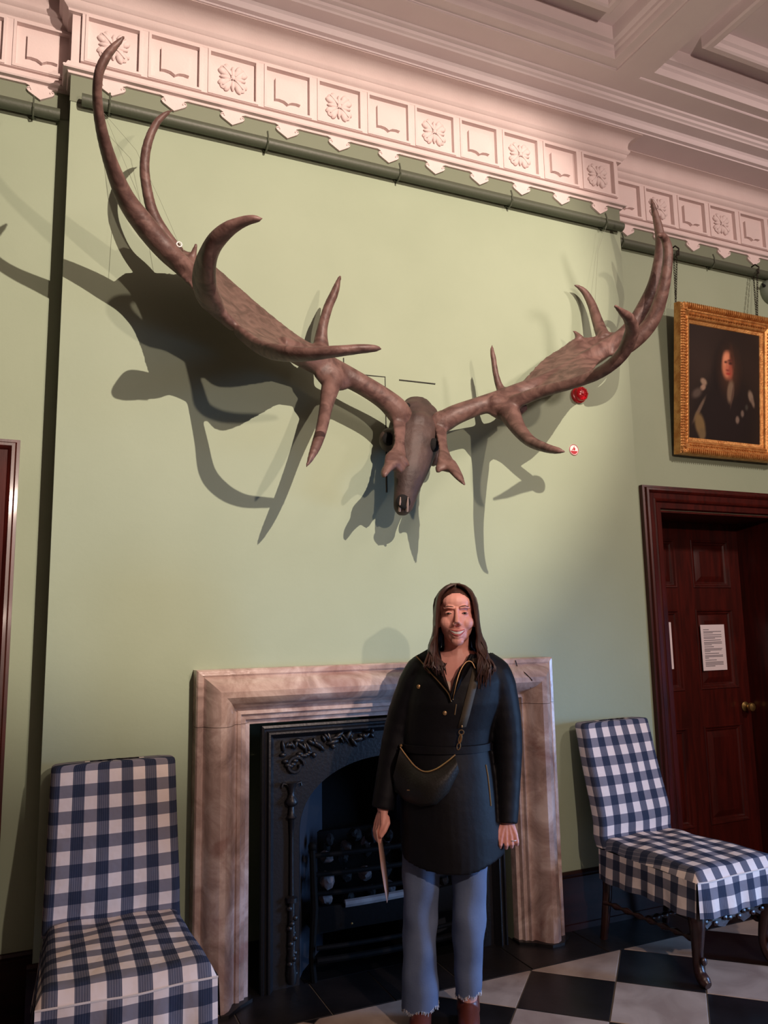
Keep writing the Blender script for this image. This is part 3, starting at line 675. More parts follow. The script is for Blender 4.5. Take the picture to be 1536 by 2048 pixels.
# ------------------------------------------------------------------ small things on the wall
def wire(label, pts, r=.0035):
    o = thing('surface_wire', label, 'wire', tuple(at(*pts[0], 0)))
    m = MB(); q = [at(*p, 0) - at(*pts[0], 0)+np.array([0, -r*.6, 0]) for p in pts]; m.tube(q, r, 6); m.build('wire_run', M['wire'], o)
wire('thin dark wire bent around the wall behind the skull', [(687, 716), (688, 748), (728, 750), (770, 754), (771, 800), (772, 860), (774, 985)], .0028)
wire('short straight dark wire alone on the wall right of the skull wire', [(798, 760), (830, 763.5), (870, 768)], .0034)
q = at(1162, 788, -.03)
al = thing('fire_alarm', 'round red fire alarm sounder on the wall below the right antler', 'fire alarm', (q[0], 0, q[2]))
MB().lathe([(.046, -.001), (.046, -.018), (.040, -.022)], axis='y', seg=24).build('base', M['red'], al)
MB().lathe([(.040, -.020), (.041, -.036), (.036, -.046), (.024, -.052), (.022, -.048), (.012, -.049), (.010, -.055), (.001, -.056)], axis='y', seg=24).build('sounder_dome', M['red'], al)
m = MB()
for k in range(8):
    an = k*PI/4; m.tube([(.018*math.cos(an), -.052, .018*math.sin(an)), (.036*math.cos(an), -.047, .036*math.sin(an))], .0025, 5)
m.build('grille_rib', M['red'], al)
q = at(1147, 900, 0)
sg = thing('round_sign', 'small round white sign with red symbols on the wall near the antler tip', 'sign', (q[0], 0, q[2]))
MB().lathe([(.031, -.0005), (.031, -.003), (.030, -.004), (.001, -.004)], axis='y', seg=28).build('disc', M['white'], sg)
m = MB(); m.tube([(.029*math.cos(k*PI/14), -.0045, .029*math.sin(k*PI/14)) for k in range(28)], .0017, 5, closed=True)
m.prism([(.024*math.cos(t_), .024*math.sin(t_)) for t_ in np.linspace(PI*1.08, PI*1.92, 12)], -.0055, -.004)
m.prism([(-.006, .002), (-.003, .013), (.004, .020), (.003, .012), (.009, .008), (.008, .0), (.002, -.004)], -.0055, -.004)
m.prism([(-.014, .0), (-.010, .006), (-.007, .001), (-.010, -.004)], -.0055, -.004)
m.build('red_symbol', M['red2'], sg, smooth=0)
q = at(1531, 584, RB)
sn = thing('wall_sensor', 'grey green dome sensor on the wall above the portrait, cut by the photo edge', 'sensor', (q[0]+.03, RB, q[2]))
MB().lathe([(.085, -.001), (.085, -.03), (.07, -.06), (.04, -.078), (.001, -.082)], axis='y', seg=20).build('dome', M['sensor'], sn)
MB().tube([(-.07, -.03, .02), (-.115, -.05, .022)], [.012, .006], 8).build('lens_tip', M['black'], sn)

# ------------------------------------------------------------------ portrait
PWD, PHT = .83, .94
pt = thing('portrait_painting', 'dark old portrait of a long haired man in an ornate gilt frame hanging on chains', 'painting', (3.515+PWD/2, RB-.028, 2.51))
pt.rotation_euler = (math.radians(5.6), 0, 0)
FP = [(0, 0), (0, -.035), (.006, -.05), (.022, -.062), (.034, -.056), (.040, -.046), (.046, -.046), (.052, -.040), (.074, -.030), (.080, -.034), (.088, -.030), (.094, -.018), (.112, -.012), (.116, -.006), (.116, 0)]
m = MB(); rr = []
for sx, sz, bx, bz in ((1, 1, -PWD/2, 0), (-1, 1, PWD/2, 0), (-1, -1, PWD/2, PHT), (1, -1, -PWD/2, PHT)): rr.append([(bx+sx*p, h, bz+sz*p) for p, h in FP])
rr.append(rr[0]); m.loft(rr, closed=False); m.build('gilt_frame', M['gilt'], pt, smooth=30)
m = MB(); m2 = MB()
def along(n, f):
    for k in range(n): f((k+.5)/n)
for z0_, sgn in ((.020, 1), (PHT-.020, -1)):
    along(46, lambda t_: m.ell((-PWD/2+.04+t_*(PWD-.08), -.060, z0_), (.0062, .011, .019), 6, 5))
    along(30, lambda t_: m2.ell((-PWD/2+.09+t_*(PWD-.18), -.040, z0_+sgn*.044), (.009, .008, .007), 6, 4))
for x0_, sgn in ((-PWD/2+.020, 1), (PWD/2-.020, -1)):
    along(52, lambda t_: m.ell((x0_, -.060, .04+t_*(PHT-.08)), (.019, .011, .0062), 6, 5))
    along(34, lambda t_: m2.ell((x0_+sgn*.044, -.040, .09+t_*(PHT-.18)), (.007, .008, .009), 6, 4))
for x in (-PWD/2+.03, PWD/2-.03):
    for z in (.03, PHT-.03):
        for k in range(7): m2.ell((x+.018*math.cos(k*.9), -.058, z+.018*math.sin(k*.9)), (.010, .008, .010), 6, 4)
m.build('gadroon_ribs', M['gilt'], pt, kind='stuff'); m2.build('leaf_beads', M['gilt'], pt, kind='stuff')
# the painted canvas: colours stored per vertex of a flat grid
CW, CH = PWD-.21, PHT-.21; NX, NZ = 96, 110
def blob(x, z, cx, cz, rx, rz, rot=0, soft=.25):
    c_, s_ = math.cos(rot), math.sin(rot); dx, dz = x-cx, z-cz; u_ = (dx*c_+dz*s_)/rx; v_ = (-dx*s_+dz*c_)/rz; d_ = math.sqrt(u_*u_+v_*v_)
    return max(0, min(1, (1+soft-d_)/(2*soft)))
PAINT = [((52, 40, 34), .22, .62, .2, .25, 0, .9), ((30, 24, 22), .5, .16, .42, .40, 0, .3), ((24, 18, 16), .52, .55, .17, .28, .0, .35), ((34, 26, 25), .5, .18, .28, .34, 0, .4),
         ((66, 44, 32), .56, .63, .14, .20, 0, .45), ((198, 124, 92), .54, .68, .082, .122, -.08, .2), ((220, 148, 112), .515, .735, .04, .055, 0, .6), ((70, 44, 32), .60, .72, .03, .12, .1, .5), ((156, 80, 62), .575, .64, .03, .08, 0, .7),
         ((60, 34, 28), .515, .705, .022, .010, 0, .6), ((60, 34, 28), .575, .700, .024, .012, 0, .6), ((86, 46, 38), .57, .725, .034, .008, .15, .6), ((190, 112, 86), .527, .66, .014, .045, 0, .5), ((128, 56, 48), .535, .635, .022, .008, 0, .6), ((160, 60, 52), .545, .605, .032, .010, 0, .5),
         ((120, 100, 82), .575, .45, .046, .10, -.12, .25), ((86, 66, 56), .60, .42, .012, .1, -.2, .5),
         ((150, 128, 108), .21, .505, .045, .028, -.5, .3), ((156, 130, 110), .20, .455, .04, .024, .6, .3), ((86, 74, 66), .12, .40, .07, .035, .6, .4), ((104, 88, 74), .15, .26, .02, .13, -.55, .3),
         ((120, 100, 66), .16, .13, .065, .105, .25, .25), ((110, 94, 66), .19, .05, .045, .05, 0, .3), ((128, 112, 96), .86, .43, .035, .055, .3, .3), ((116, 100, 86), .89, .38, .02, .045, .3, .3), ((110, 96, 86), .74, .27, .022, .03, 0, .3), ((120, 104, 92), .67, .21, .026, .033, 0, .3), ((60, 58, 52), .80, .33, .02, .025, 0, .4)]
V = []; F = []; colr = []
for j in range(NZ+1):
    for i in range(NX+1):
        x, z = i/NX, j/NZ; V.append((-CW/2+x*CW, -.008, .105+z*CH))
        c = np.array((44, 33, 27))*(.9+.1*math.sin(9*x+5*z)*math.sin(7*z))
        for col, cx_, cz_, rx, rz, rot, soft in PAINT:
            k = blob(x*.85, z, cx_*.85, cz_, rx*.85, rz, rot, soft); c = c*(1-k)+np.array(col)*k
        colr.append(lin(c)+(1,))
for j in range(NZ):
    for i in range(NX): F.append((j*(NX+1)+i, j*(NX+1)+i+1, (j+1)*(NX+1)+i+1, (j+1)*(NX+1)+i))
me = bpy.data.meshes.new('canvas'); me.from_pydata(V, [], F); ca = me.color_attributes.new('paint', 'FLOAT_COLOR', 'POINT')
ca.data.foreach_set('color', [v for c in colr for v in c])
mc = bpy.data.materials.new('oil_paint'); mc.use_nodes = True; nn = mc.node_tree.nodes.new('ShaderNodeVertexColor'); nn.layer_name = 'paint'
mc.node_tree.links.new(nn.outputs[0], mc.node_tree.nodes['Principled BSDF'].inputs['Base Color']); mc.node_tree.nodes['Principled BSDF'].inputs['Roughness'].default_value = .55
mc.node_tree.nodes['Principled BSDF'].inputs['Specular IOR Level'].default_value = .25
me.materials.append(mc); link('canvas', me, pt)
MB().box(-PWD/2+.03, PWD/2-.03, -.006, .012, .03, PHT-.03).build('backing_board', M['wood'], pt, smooth=0)
# chains (world points turned into the painting's own frame)
pt_inv = (Matrix.Translation(pt.location) @ Matrix.Rotation(pt.rotation_euler.x, 4, 'X')).inverted()
def chain(xt, xb):
    m = MB(); 
    for dx, y0_, z0_ in ((-.012, RB-.075, 3.83), (.014, RB-.02, 3.86)):
        a_ = np.array([xt+dx, y0_-0, z0_]); bq = np.array([xb+dx*1.2, RB-.118+(.03 if dx > 0 else 0), 3.445]); n = 22
        d_ = (bq-a_)/n; up_ = d_/np.linalg.norm(d_); sd = np.array([1.0, 0, 0]); fd = np.cross(up_, sd)
        for k in range(n):
            c_ = a_+d_*(k+.5); s1 = sd if k % 2 else fd
            ring = [c_+up_*.0115*math.cos(t_)+s1*.0055*math.sin(t_) for t_ in np.linspace(0, 2*PI, 8, endpoint=False)]
            m.tube([np.array(pt_inv @ Vector(p)) for p in ring], .0021, 4, closed=True)
    hk = [(xt, RB-.02, 3.87), (xt, RB-.05, 3.875), (xt, RB-.078, 3.845), (xt, RB-.075, 3.80)]
    m.tube([np.array(pt_inv @ Vector(p)) for p in hk], .005, 6); m.build('hanging_chain', M['chain'], pt)
chain(3.632, 3.545); chain(4.335, 4.24)

# ------------------------------------------------------------------ chairs with gingham slipcovers
def rrect(w_, d_, r, n=4):
    """rounded rectangle ring starting at the middle of the front (-y), with perimeter lengths"""
    pts = [(0, -d_/2)]
    for cx_, cy_, a0 in ((w_/2-r, -d_/2+r, -PI/2), (w_/2-r, d_/2-r, 0), (-w_/2+r, d_/2-r, PI/2), (-w_/2+r, -d_/2+r, PI)):
        for k in range(n+1): a_ = a0+k*PI/2/n; pts.append((cx_+r*math.cos(a_), cy_+r*math.sin(a_)))
    pts.append((0, -d_/2))
    # subdivide the long straight runs
    out = []
    for p, q in zip(pts[:-1], pts[1:]):
        L_ = math.dist(p, q); k = max(1, int(L_/.04))
        out += [(p[0]+(q[0]-p[0])*t_/k, p[1]+(q[1]-p[1])*t_/k) for t_ in range(k)]
    out.append(pts[-1]); s_ = [0]
    for p, q in zip(out[:-1], out[1:]): s_.append(s_[-1]+math.dist(p, q))
    return out, s_
def make_chair(label, loc, rz, seed):
    ch = thing('dining_chair', label, 'chair', loc, rz, None); rn = random.Random(seed)
    ph = [rn.uniform(0, 6) for _ in range(8)]
    g = M['gingham']
    # back cover: leaning padded slab, front face at y=0 at the seat
    m = MB(); rows = []; uvs = []
    zs = list(np.linspace(.43, .985, 22))
    def lean(z): return .135*((z-.43)/.57)+(.018*math.exp(-((z-.47)/.05)**2))
    ringp, s_ = rrect(.47, .075, .022); ringp = [(x, -y) for x, y in ringp]; half = s_[-1]/2
    def ring(z, k, dz=0, sh=1.0):
        wv = 1.03-.05*(z-.43)/.57
        r_ = []
        for (x, y) in ringp:
            bulge = -.014*math.cos(x/.5*PI)*math.sin(PI*min(1, max(0, (z-.43)/.57)))*(1 if y < -.02 else 0)
            fold = .004*math.sin(x*22+z*9+ph[0])*math.exp(-((z-.48)/.1)**2)+.0022*math.sin(x*13-z*17+ph[1])
            r_.append((x*wv*sh, .038+y*sh+lean(z)+bulge+fold, z+dz))
        return r_
    us = [(q if q <= half else q-s_[-1]) for q in s_]
    for z in zs: rows.append(ring(z, 0)); uvs.append([(u_-half, z) for u_ in s_])
    for sh, dz in ((.985, .010), (.95, .015), (.80, .018), (.4, .019)): rows.append(ring(.985, 0, dz, sh)); uvs.append([(u_-half, .985+dz+(1-sh)*.03) for u_ in s_])
    m.loft(rows, closed=False, uv=uvs); m.build('back_cover', g, ch, smooth=60)
    # seat cover: domed cushion
    m = MB(); NXs, NYs = 28, 26; rows = []; uvs = []
    def wid(v): return .235+.028*v
    def ctop(u_, v):
        d_ = 1-max(abs(u_), abs(2*v-1) if v > .5 else 0)
        e = max(0., 1-(1-min(1, d_/.16))**2.2)**.5 if d_ < .16 else 1
        z = .422+.046*e+.010*math.cos(u_*1.4)*math.sin(PI*v)
        z += .0035*math.sin(u_*7+v*12+ph[2])*(1-.6*v)+.003*math.sin(v*24+u_*3+ph[3])*math.exp(-((v-.1)/.25)**2)
        return z
    for j in range(NYs+1):
        v = j/NYs; rows.append([(wid(v)*u_, .06-.60*v-.012*(1-u_*u_)*v*v, ctop(u_, v)) for u_ in np.linspace(-1, 1, NXs+1)])
        uvs.append([(wid(v)*u_, -.6*v+.03) for u_ in np.linspace(-1, 1, NXs+1)])
    m.loft(rows, closed=False, uv=uvs); so = m.build('seat_cover', g, ch, smooth=60)
    # skirt: front and two side valances, split at the corners
    def valance(fn, L_, name, u0):
        q = MB(); rr = []; uu = []
        for k, z in enumerate(np.linspace(.424, .285, 7)):
            t_ = k/6; row = []; ur = []
            for s__ in np.linspace(0, 1, 25):
                x, y, nx, ny = fn(s__, t_); wv = .004+.010*t_+.007*t_*math.sin(s__*26+ph[4])+.004*t_*math.sin(s__*11+ph[5])
                row.append((x+nx*wv, y+ny*wv, z-.004*math.sin(s__*9)*t_)); ur.append((u0+s__*L_, z-.42-.57))
            rr.append(row); uu.append(ur)
        q.loft(rr, closed=False, uv=uu); q.build(name, g, ch, smooth=60)
    W1 = wid(1)
    valance(lambda s__, t_: (-W1+2*W1*s__, -.54-.012*(1-(2*s__-1)**2), 0, -1), 2*W1, 'front_valance', -W1)
    valance(lambda s__, t_: (-(wid(0)+(W1-wid(0))*s__), .06-.60*s__+.006*t_, -1, 0), .6, 'side_valance', .01)
    valance(lambda s__, t_: ((wid(0)+(W1-wid(0))*s__), .06-.60*s__+.006*t_, 1, 0), .6, 'side_valance', .01)
    m = MB(); m.tube([(x, -.540-.012*(1-(x/W1)**2)-.004+.002*math.sin(x*30+ph[6]), .424+.002*math.sin(x*18+ph[7])) for x in np.linspace(-W1, W1, 21)], .0035, 6); m.build('seam_piping', M['cloth'], ch)
    # carved legs, rails and stretchers
    for s__ in (-1, 1):
        m = MB(); x = s__*.215
        C = catmull([(x, -.47, .40, .032), (x+s__*.008, -.485, .33, .038), (x+s__*.010, -.492, .26, .036), (x+s__*.002, -.482, .18, .028), (x-s__*.004, -.470, .10, .022), (x+s__*.0, -.480, .05, .024), (x+s__*.004, -.505, .024, .027), (x+s__*.006, -.525, .014, .017)], 5)
        m.tube([c[:3] for c in C], [c[3] for c in C], 10)
        for k in range(4): m.ell((x+s__*.01, -.515+.004*k, .33-.03*k), (.014, .010, .014), 7, 5)
        m.ell((x, -.505, .10), (.016, .012, .018), 7, 5); m.build('leg', M['wood'], ch, smooth=50)
        m = MB(); C = catmull([(x*.95, .045, .42, .024), (x*.95, .05, .25, .022), (x*.97, .07, .1, .020), (x*.97, .09, .0, .018)], 4); m.tube([c[:3] for c in C], [c[3] for c in C], 8); m.build('leg', M['wood'], ch, smooth=50)
        m = MB(); pts = [(x, -.46+.52*t_, .175) for t_ in np.linspace(0, 1, 30)]; m.tube(pts, [.011+.005*math.sin(k*1.57) for k in range(30)], 8); m.build('stretcher', M['wood'], ch, smooth=50)
    m = MB()
    P_ = [(-.20, .40), (.20, .40), (.20, .25), (.17, .215), (.13, .235), (.10, .215), (.06, .205), (.03, .225), (.0, .235), (-.03, .225), (-.06, .205), (-.10, .215), (-.13, .235), (-.17, .215), (-.20, .25)]
    m.prism(P_, -.495, -.465)
    for k in range(13): m.ell((-.18+.03*k, -.498, .245+.014*math.sin(k*2.4)), (.016, .009, .011), 7, 5)
    m.build('apron', M['wood'], ch, smooth=30)
    m = MB(); pts = [(-.215+.43*t_, -.20, .175) for t_ in np.linspace(0, 1, 34)]; m.tube(pts, [.011+.005*math.sin(k*1.57) for k in range(34)], 8); m.build('stretcher', M['wood'], ch, smooth=50)
    MB().box(-.22, .22, -.46, .05, .385, .405).build('seat_frame', M['wood'], ch, smooth=0)
    return ch
make_chair('chair in a blue and white checked slipcover standing left of the fireplace', (.305, -.255, 0), 0, 1)
make_chair('chair in a blue and white checked slipcover on carved legs beside the mahogany door', (2.775, -.245, 0), math.radians(4.5), 2)

# ------------------------------------------------------------------ woman in front of the fireplace
BASEP = (1.467, -.582, 0); PRZ = math.radians(-27.2)
wo = thing('person', 'smiling woman with long brown hair in a dark navy coat and blue jeans', 'person', BASEP, PRZ)
HX, HY, HZ = .098, -.045, 1.548      # head: middle of the eye line
B = MB()
def hp(x, y, z): return (HX+x, HY+y, HZ+z)
# head
B.ell(hp(0, .018, .030), (.073, .094, .083), 24, 16); B.ell(hp(0, -.010, -.028), (.0655, .072, .090), 24, 16); B.ell(hp(0, -.028, -.082), (.047, .050, .036), 16, 10)
B.ell(hp(0, -.060, -.107), (.026, .022, .018), 12, 8); B.ell(hp(0, -.038, .045), (.057, .045, .042), 16, 10); B.ell(hp(0, -.052, -.075), (.034, .034, .026), 14, 8)
for s_ in (-1, 1):
    B.ell(hp(s_*.034, -.040, -.036), (.033, .036, .032), 16, 10)
    B.tube([hp(s_*.050, -.064, .021), hp(s_*.032, -.078, .025), hp(s_*.012, -.080, .021)], [.005, .007, .006], 8)
    B.ell(hp(s_*.0115, -.092, -.041), (.0085, .010, .0075), 10, 6)
    B.ell(hp(s_*.031, -.067, .002), (.016, .010, .009), 10, 6)
    B.ell(hp(s_*.071, .012, -.026), (.009, .018, .030), 10, 8)
B.tube([hp(0, -.076, .022), hp(0, -.086, -.004), hp(0, -.101, -.030), hp(0, -.104, -.038)], [.0075, .008, .0105, .0105], 10)
B.tube([hp(-.028, -.066, -.066), hp(-.014, -.080, -.0655), hp(0, -.0835, -.066), hp(.014, -.080, -.0655), hp(.028, -.066, -.066)], [.004, .006, .0065, .006, .004], 8)
B.tube([hp(-.022, -.068, -.084), hp(-.012, -.077, -.089), hp(0, -.080, -.090), hp(.012, -.077, -.089), hp(.022, -.068, -.084)], [.004, .006, .007, .006, .004], 8)
# neck and torso
B.tube([hp(0, .012, -.06), (HX, -.012, 1.42), (HX-.002, -.010, 1.36)], [.052, .050, .058], 16)
def ringsB(rows): B.loft([[(cx_+a_*math.cos(t_), cy_+b__*math.sin(t_), z) for t_ in np.linspace(0, 2*PI, 20, endpoint=False)] for z, cx_, cy_, a_, b__ in rows], cap0=True, cap1=True)
ringsB([(.84, .03, 0, .14, .10), (1.03, .045, 0, .135, .095), (1.2, .075, -.005, .15, .108), (1.30, .09, -.005, .155, .098), (1.36, .095, 0, .115, .072), (1.40, .097, 0, .07, .058)])
# arms
RA = [(-.05, .0, 1.315), (-.14, .01, 1.08), (-.205, -.035, .82)]; LA_ = [(.25, .0, 1.30), (.287, .01, 1.04), (.268, -.03, .775)]
for A_ in (RA, LA_):
    C = catmull([(*A_[0], .05), (*A_[1], .038), (*A_[2], .027)], 6); B.tube([c[:3] for c in C], [c[3] for c in C], 12)
# legs and feet
LEG = [[(-.05, 0, .86), (-.075, -.01, .40), (-.082, .01, .075)], [(.108, 0, .86), (.114, -.01, .42), (.10, .035, .09)]]
for A_ in LEG:
    C = catmull([(*A_[0], .055), (*A_[1], .046), (*A_[2], .036)], 6); B.tube([c[:3] for c in C], [c[3] for c in C], 14)
    f = A_[2]; B.tube([(f[0], f[1]+.03, .045), (f[0], f[1]-.06, .035), (f[0]-.004, f[1]-.15, .022)], [.032, .033, .018], 10)
# hands
def hand(wr, kn, spread, fingers, thumb, w=.036):
    wr, kn, sp = np.array(wr), np.array(kn), np.array(spread, float)
    for k in range(4):
        a_ = wr+(kn-wr)*.05+sp*(k-1.5)*.006; b__ = kn+sp*(k-1.5)*.0185
        B.tube([a_, (a_+b__)/2, b__], [.016, .0145, .0105], 8)
    for k, ch_ in enumerate(fingers):
        p = kn+sp*(k-1.5)*.0185; pts = [p]
        for q in ch_: pts.append(pts[-1]+np.array(q))
        B.tube(pts, [.0095, .0088, .0082, .0062][:len(pts)], 8)
    pts = [np.array(thumb[0])]
    for q in thumb[1:]: pts.append(pts[-1]+np.array(q))
    B.tube(pts, [.013, .0115, .0095, .0075][:len(pts)], 8)
    B.tube([wr+np.array([0, 0, .03]), wr], [.026, .023], 10)
# her right hand (left in the picture): fingers gathered downward, pinching a leaflet between index and thumb
hand((-.208, -.040, .795), (-.222, -.055, .748), (.55, -.80, .12),
     [[(-.006, .0, -.026), (.002, .004, -.022), (.010, .006, -.014)], [(-.008, -.004, -.028), (-.001, .001, -.024), (.008, .006, -.014)], [(-.009, -.008, -.028), (-.002, .0, -.024), (.004, .008, -.014)], [(-.010, -.006, -.030), (-.004, .004, -.024), (-.001, .008, -.014)]],
     [(-.195, -.055, .775), (.006, -.020, -.018), (-.012, -.014, -.026), (-.016, -.004, -.022)])
# her left hand (right in the picture): loosely curled, back of the hand to the front
hand((.268, -.034, .752), (.270, -.056, .703), (1, .10, .10),
     [[(-.004, -.006, -.026), (-.003, .014, -.014), (.0, .018, .002)], [(.0, -.006, -.029), (-.001, .015, -.015), (.0, .020, .002)], [(.002, -.006, -.028), (.0, .015, -.014), (.0, .019, .002)], [(.004, -.004, -.024), (.0, .013, -.012), (.0, .016, .002)]],
     [(.247, -.040, .742), (-.014, -.012, -.022), (-.002, -.008, -.024), (.008, .002, -.020)])
meb = remesh(B, 'body', .0030, 5, .5, .5); meb.materials.append(M['skin']); body = link('body', meb, wo)
bvb = BVHTree.FromPolygons([v.co for v in meb.vertices], [p.vertices for p in meb.polygons])
def skin_at(x, z, off=.001, bv=None, y0=-1.0):
    h = (bv or bvb).ray_cast(Vector((x, y0, z)), Vector((0, 1, 0)))
    y = h[0].y if h[0] is not None else -.05
    return np.array([x, y-off, z])
def face(x, z, off=.001): return skin_at(HX+x, HZ+z, off)
for s_ in (-1, 1):
    # eyes narrowed in a smile: eyeball sliver, iris, lash lines
    m = MB(); pts_u = [face(s_*x, z, .0006) for x, z in ((.020, -.0008), (.026, .0018), (.032, .0026), (.038, .0017), (.0445, -.0012))]
    pts_l = [face(s_*x, z, .0006) for x, z in ((.020, -.0008), (.026, -.0020), (.032, -.0025), (.038, -.0022), (.0445, -.0012))]
    m.loft([pts_u, [(np.array(a_)+np.array(b__))/2-np.array([0, .0008, 0]) for a_, b__ in zip(pts_u, pts_l)], pts_l], closed=False); m.build('eye', M['eye'], body)
    m = MB(); c = face(s_*.032, .0, .0022); m.ell(c, (.0044, .0010, .0026), 10, 6); m.build('iris', M['iris'], body)
    m = MB(); m.tube([p-np.array([0, .0012, -.0004]) for p in pts_u], [.0008, .0013, .0015, .0015, .0012], 6); m.tube([p-np.array([0, .0006, 0]) for p in pts_l], [.0004, .0007, .0008, .0008, .0006], 6); m.build('eyelashes', M['iris'], body)
    m = MB(); m.tube([face(s_*x, z, .0006) for x, z in ((.012, .0250), (.022, .0275), (.034, .0285), (.045, .0255), (.053, .0190))], [.0018, .0030, .0029, .0022, .0010], 8, .7); m.build('eyebrow', M['brow'], body)
    m = MB(); m.ell(face(s_*.0065, -.0455, -.0006), (.0038, .0028, .0020), 8, 6); m.build('nostril', M['lips'], body)
def mouth_row(zf, off): return [face(x, zf(x), off) for x in np.linspace(-.029, .029, 13)]
up_in = lambda x: -.0700+.0055*(x/.029)**2; lo_in = lambda x: -.0815+.0170*(x/.029)**2
m = MB(); T0 = mouth_row(up_in, .002); T1 = mouth_row(lo_in, .002)
def fwd(row, d_): return [np.array([p[0], min(p[1], HY-.0850+26*(p[0]-HX)**2)-d_, p[2]]) for p in row]
T0, T1 = fwd(T0, 0), fwd(T1, 0); MBm = m.loft([T0, [(a_+b__)/2-np.array([0, .002, 0]) for a_, b__ in zip(T0, T1)], T1], closed=False); m.build('teeth', M['teeth'], body)
m = MB()
m.tube(fwd(mouth_row(lambda x: up_in(x)+.0022, 0), .001), [.0012+.0022*(1-abs(k-6)/6) for k in range(13)], 8); m.tube(fwd(mouth_row(lambda x: lo_in(x)-.0026, 0), .001), [.0012+.0034*(1-abs(k-6)/6) for k in range(13)], 8); m.build('lips', M['lips'], body)

# coat
K = MB()
def ringsK(rows, wob=0):
    R_ = []
    for z, cx_, cy_, a_, b__ in rows:
        row = []
        for t_ in np.linspace(0, 2*PI, 40, endpoint=False):
            f = 1+wob*math.sin(5*t_+z*3)*max(0, (1.0-z))*.06
            row.append((cx_+a_*f*math.cos(t_), cy_+b__*f*math.sin(t_), z+(.045*math.cos(t_)**2 if z < .66 else 0)))
        R_.append(row)
    K.loft(R_, cap0=True, cap1=True)
ringsK([(.585, .055, .0, .198, .155), (.70, .052, 0, .200, .155), (.85, .046, 0, .190, .148), (.96, .042, 0, .182, .136), (1.03, .042, 0, .172, .124), (1.10, .05, 0, .178, .128), (1.20, .075, -.005, .188, .138), (1.28, .092, -.005, .190, .130), (1.335, .096, 0, .188, .108), (1.372, .097, 0, .168, .088), (1.402, .097, .003, .130, .072), (1.425, .097, .008, .085, .062)], 1)
for A_, e in ((RA, ((.02, 0, 1.36, .040), (-.045, 0, 1.322, .066), (-.105, .01, 1.20, .065), (-.148, .012, 1.08, .058), (-.18, -.008, .95, .050), (-.211, -.035, .80, .044))), (LA_, ((.17, 0, 1.36, .040), (.240, 0, 1.308, .070), (.272, .01, 1.19, .067), (.286, .012, 1.05, .060), (.281, -.005, .90, .050), (.267, -.033, .745, .043)))):
    C = catmull(e, 6); K.tube([c[:3] for c in C], [c[3]*(1+.014*math.sin(k*2.3)) for k, c in enumerate(C)], 18)
mek = remesh(K, 'coat', .0065, 3, .5); mek.materials.append(M['coat']); mek.materials.append(M['lining'])
# open the neckline as a V and the cuffs and hem underneath
VP = [(.062, 1.225), (.085, 1.29), (.108, 1.335), (.135, 1.36), (.16, 1.44), (.03, 1.44), (.015, 1.39), (.02, 1.34), (.042, 1.28)]
def inside(x, z, P):
    c = False
    for i in range(len(P)):
        x1, z1_ = P[i]; x2, z2 = P[(i+1) % len(P)]
        if (z1_ > z) != (z2 > z) and x < (x2-x1)*(z-z1_)/(z2-z1_)+x1: c = not c
    return c
bvk = BVHTree.FromPolygons([v.co for v in mek.vertices], [p.vertices for p in mek.polygons])
bm = bmesh.new(); bm.from_mesh(mek); bm.faces.ensure_lookup_table()
kill = []
for f in bm.faces:
    c = f.calc_center_median(); n = f.normal
    if (c.y < 0 and inside(c.x, c.z, VP)) or (n.z < -.85 and (c.z < .66 or (c.z < .83 and (c.x < -.16 or c.x > .235)))) or (c.z > 1.39 and n.z > .5): kill.append(f)
bmesh.ops.delete(bm, geom=kill, context='FACES')
bm.to_mesh(mek); bm.free()
coat = link('coat', mek, wo); so_ = coat.modifiers.new('thick', 'SOLIDIFY'); so_.thickness = .004; so_.offset = -1
def on(x, z, off=.002):
    p = skin_at(x, z, off, bvk)
    return p
m = MB(); m.tube([on(x, z, .002) for x, z in ((.020, 1.375), (.020, 1.34), (.042, 1.28), (.062, 1.222), (.085, 1.29), (.108, 1.335), (.135, 1.36), (.150, 1.385))], .0075, 8); m.build('neckline_edge', M['coat'], coat)
# standing collar flaps with zip edging
def flap(line, inner, name):
    m = MB(); A_ = [on(x, z, .010) for x, z in line]; I_ = [np.array(p) for p in inner]
    m.loft([A_, [(a_+b__)/2-np.array([0, .014, -.004]) for a_, b__ in zip(A_, I_)], I_], closed=False)
    o = m.build(name, M['coat'], coat); s = o.modifiers.new('t', 'SOLIDIFY'); s.thickness = .005
    z_ = MB(); z_.tube([p-np.array([0, .004, 0]) for p in catmull(A_, 5)], .0026, 6); z_.build('zip_edge', M['gold'], coat, label='bronze zip along the collar')
flap([(-.066, 1.385), (-.045, 1.362), (-.01, 1.322), (.028, 1.28), (.056, 1.245), (.066, 1.215)], [(.02, -.03, 1.425), (.03, -.06, 1.40), (.036, -.088, 1.36), (.046, -.112, 1.31), (.058, -.13, 1.27), (.068, -.14, 1.225)], 'collar')
flap([(.072, 1.222), (.090, 1.29), (.108, 1.333), (.130, 1.360), (.150, 1.360), (.163, 1.335)], [(.075, -.142, 1.23), (.11, -.128, 1.285), (.135, -.11, 1.32), (.155, -.09, 1.345), (.17, -.08, 1.345), (.178, -.09, 1.33)], 'collar')
m = MB(); m.loft([[on(x, z, -.012) for x, z in ((.046, 1.285), (.056, 1.29), (.066, 1.285))], [on(x, z, -.010) for x, z in ((.054, 1.255), (.060, 1.25), (.066, 1.255))]], closed=False); m.build('shirt', M['shirt'], wo)
for x, z in ((-.058, 1.268), (.040, 1.172)):
    m = MB(); p = on(x, z, .001); m.lathe([(.0001, -.004), (.004, -.004), (.0075, -.003), (.0085, 0)], tuple(p), 'y', 12); m.ell(p-np.array([0, .004, 0]), (.003, .002, .003), 8, 6); m.build('snap_button', M['gold'], coat)
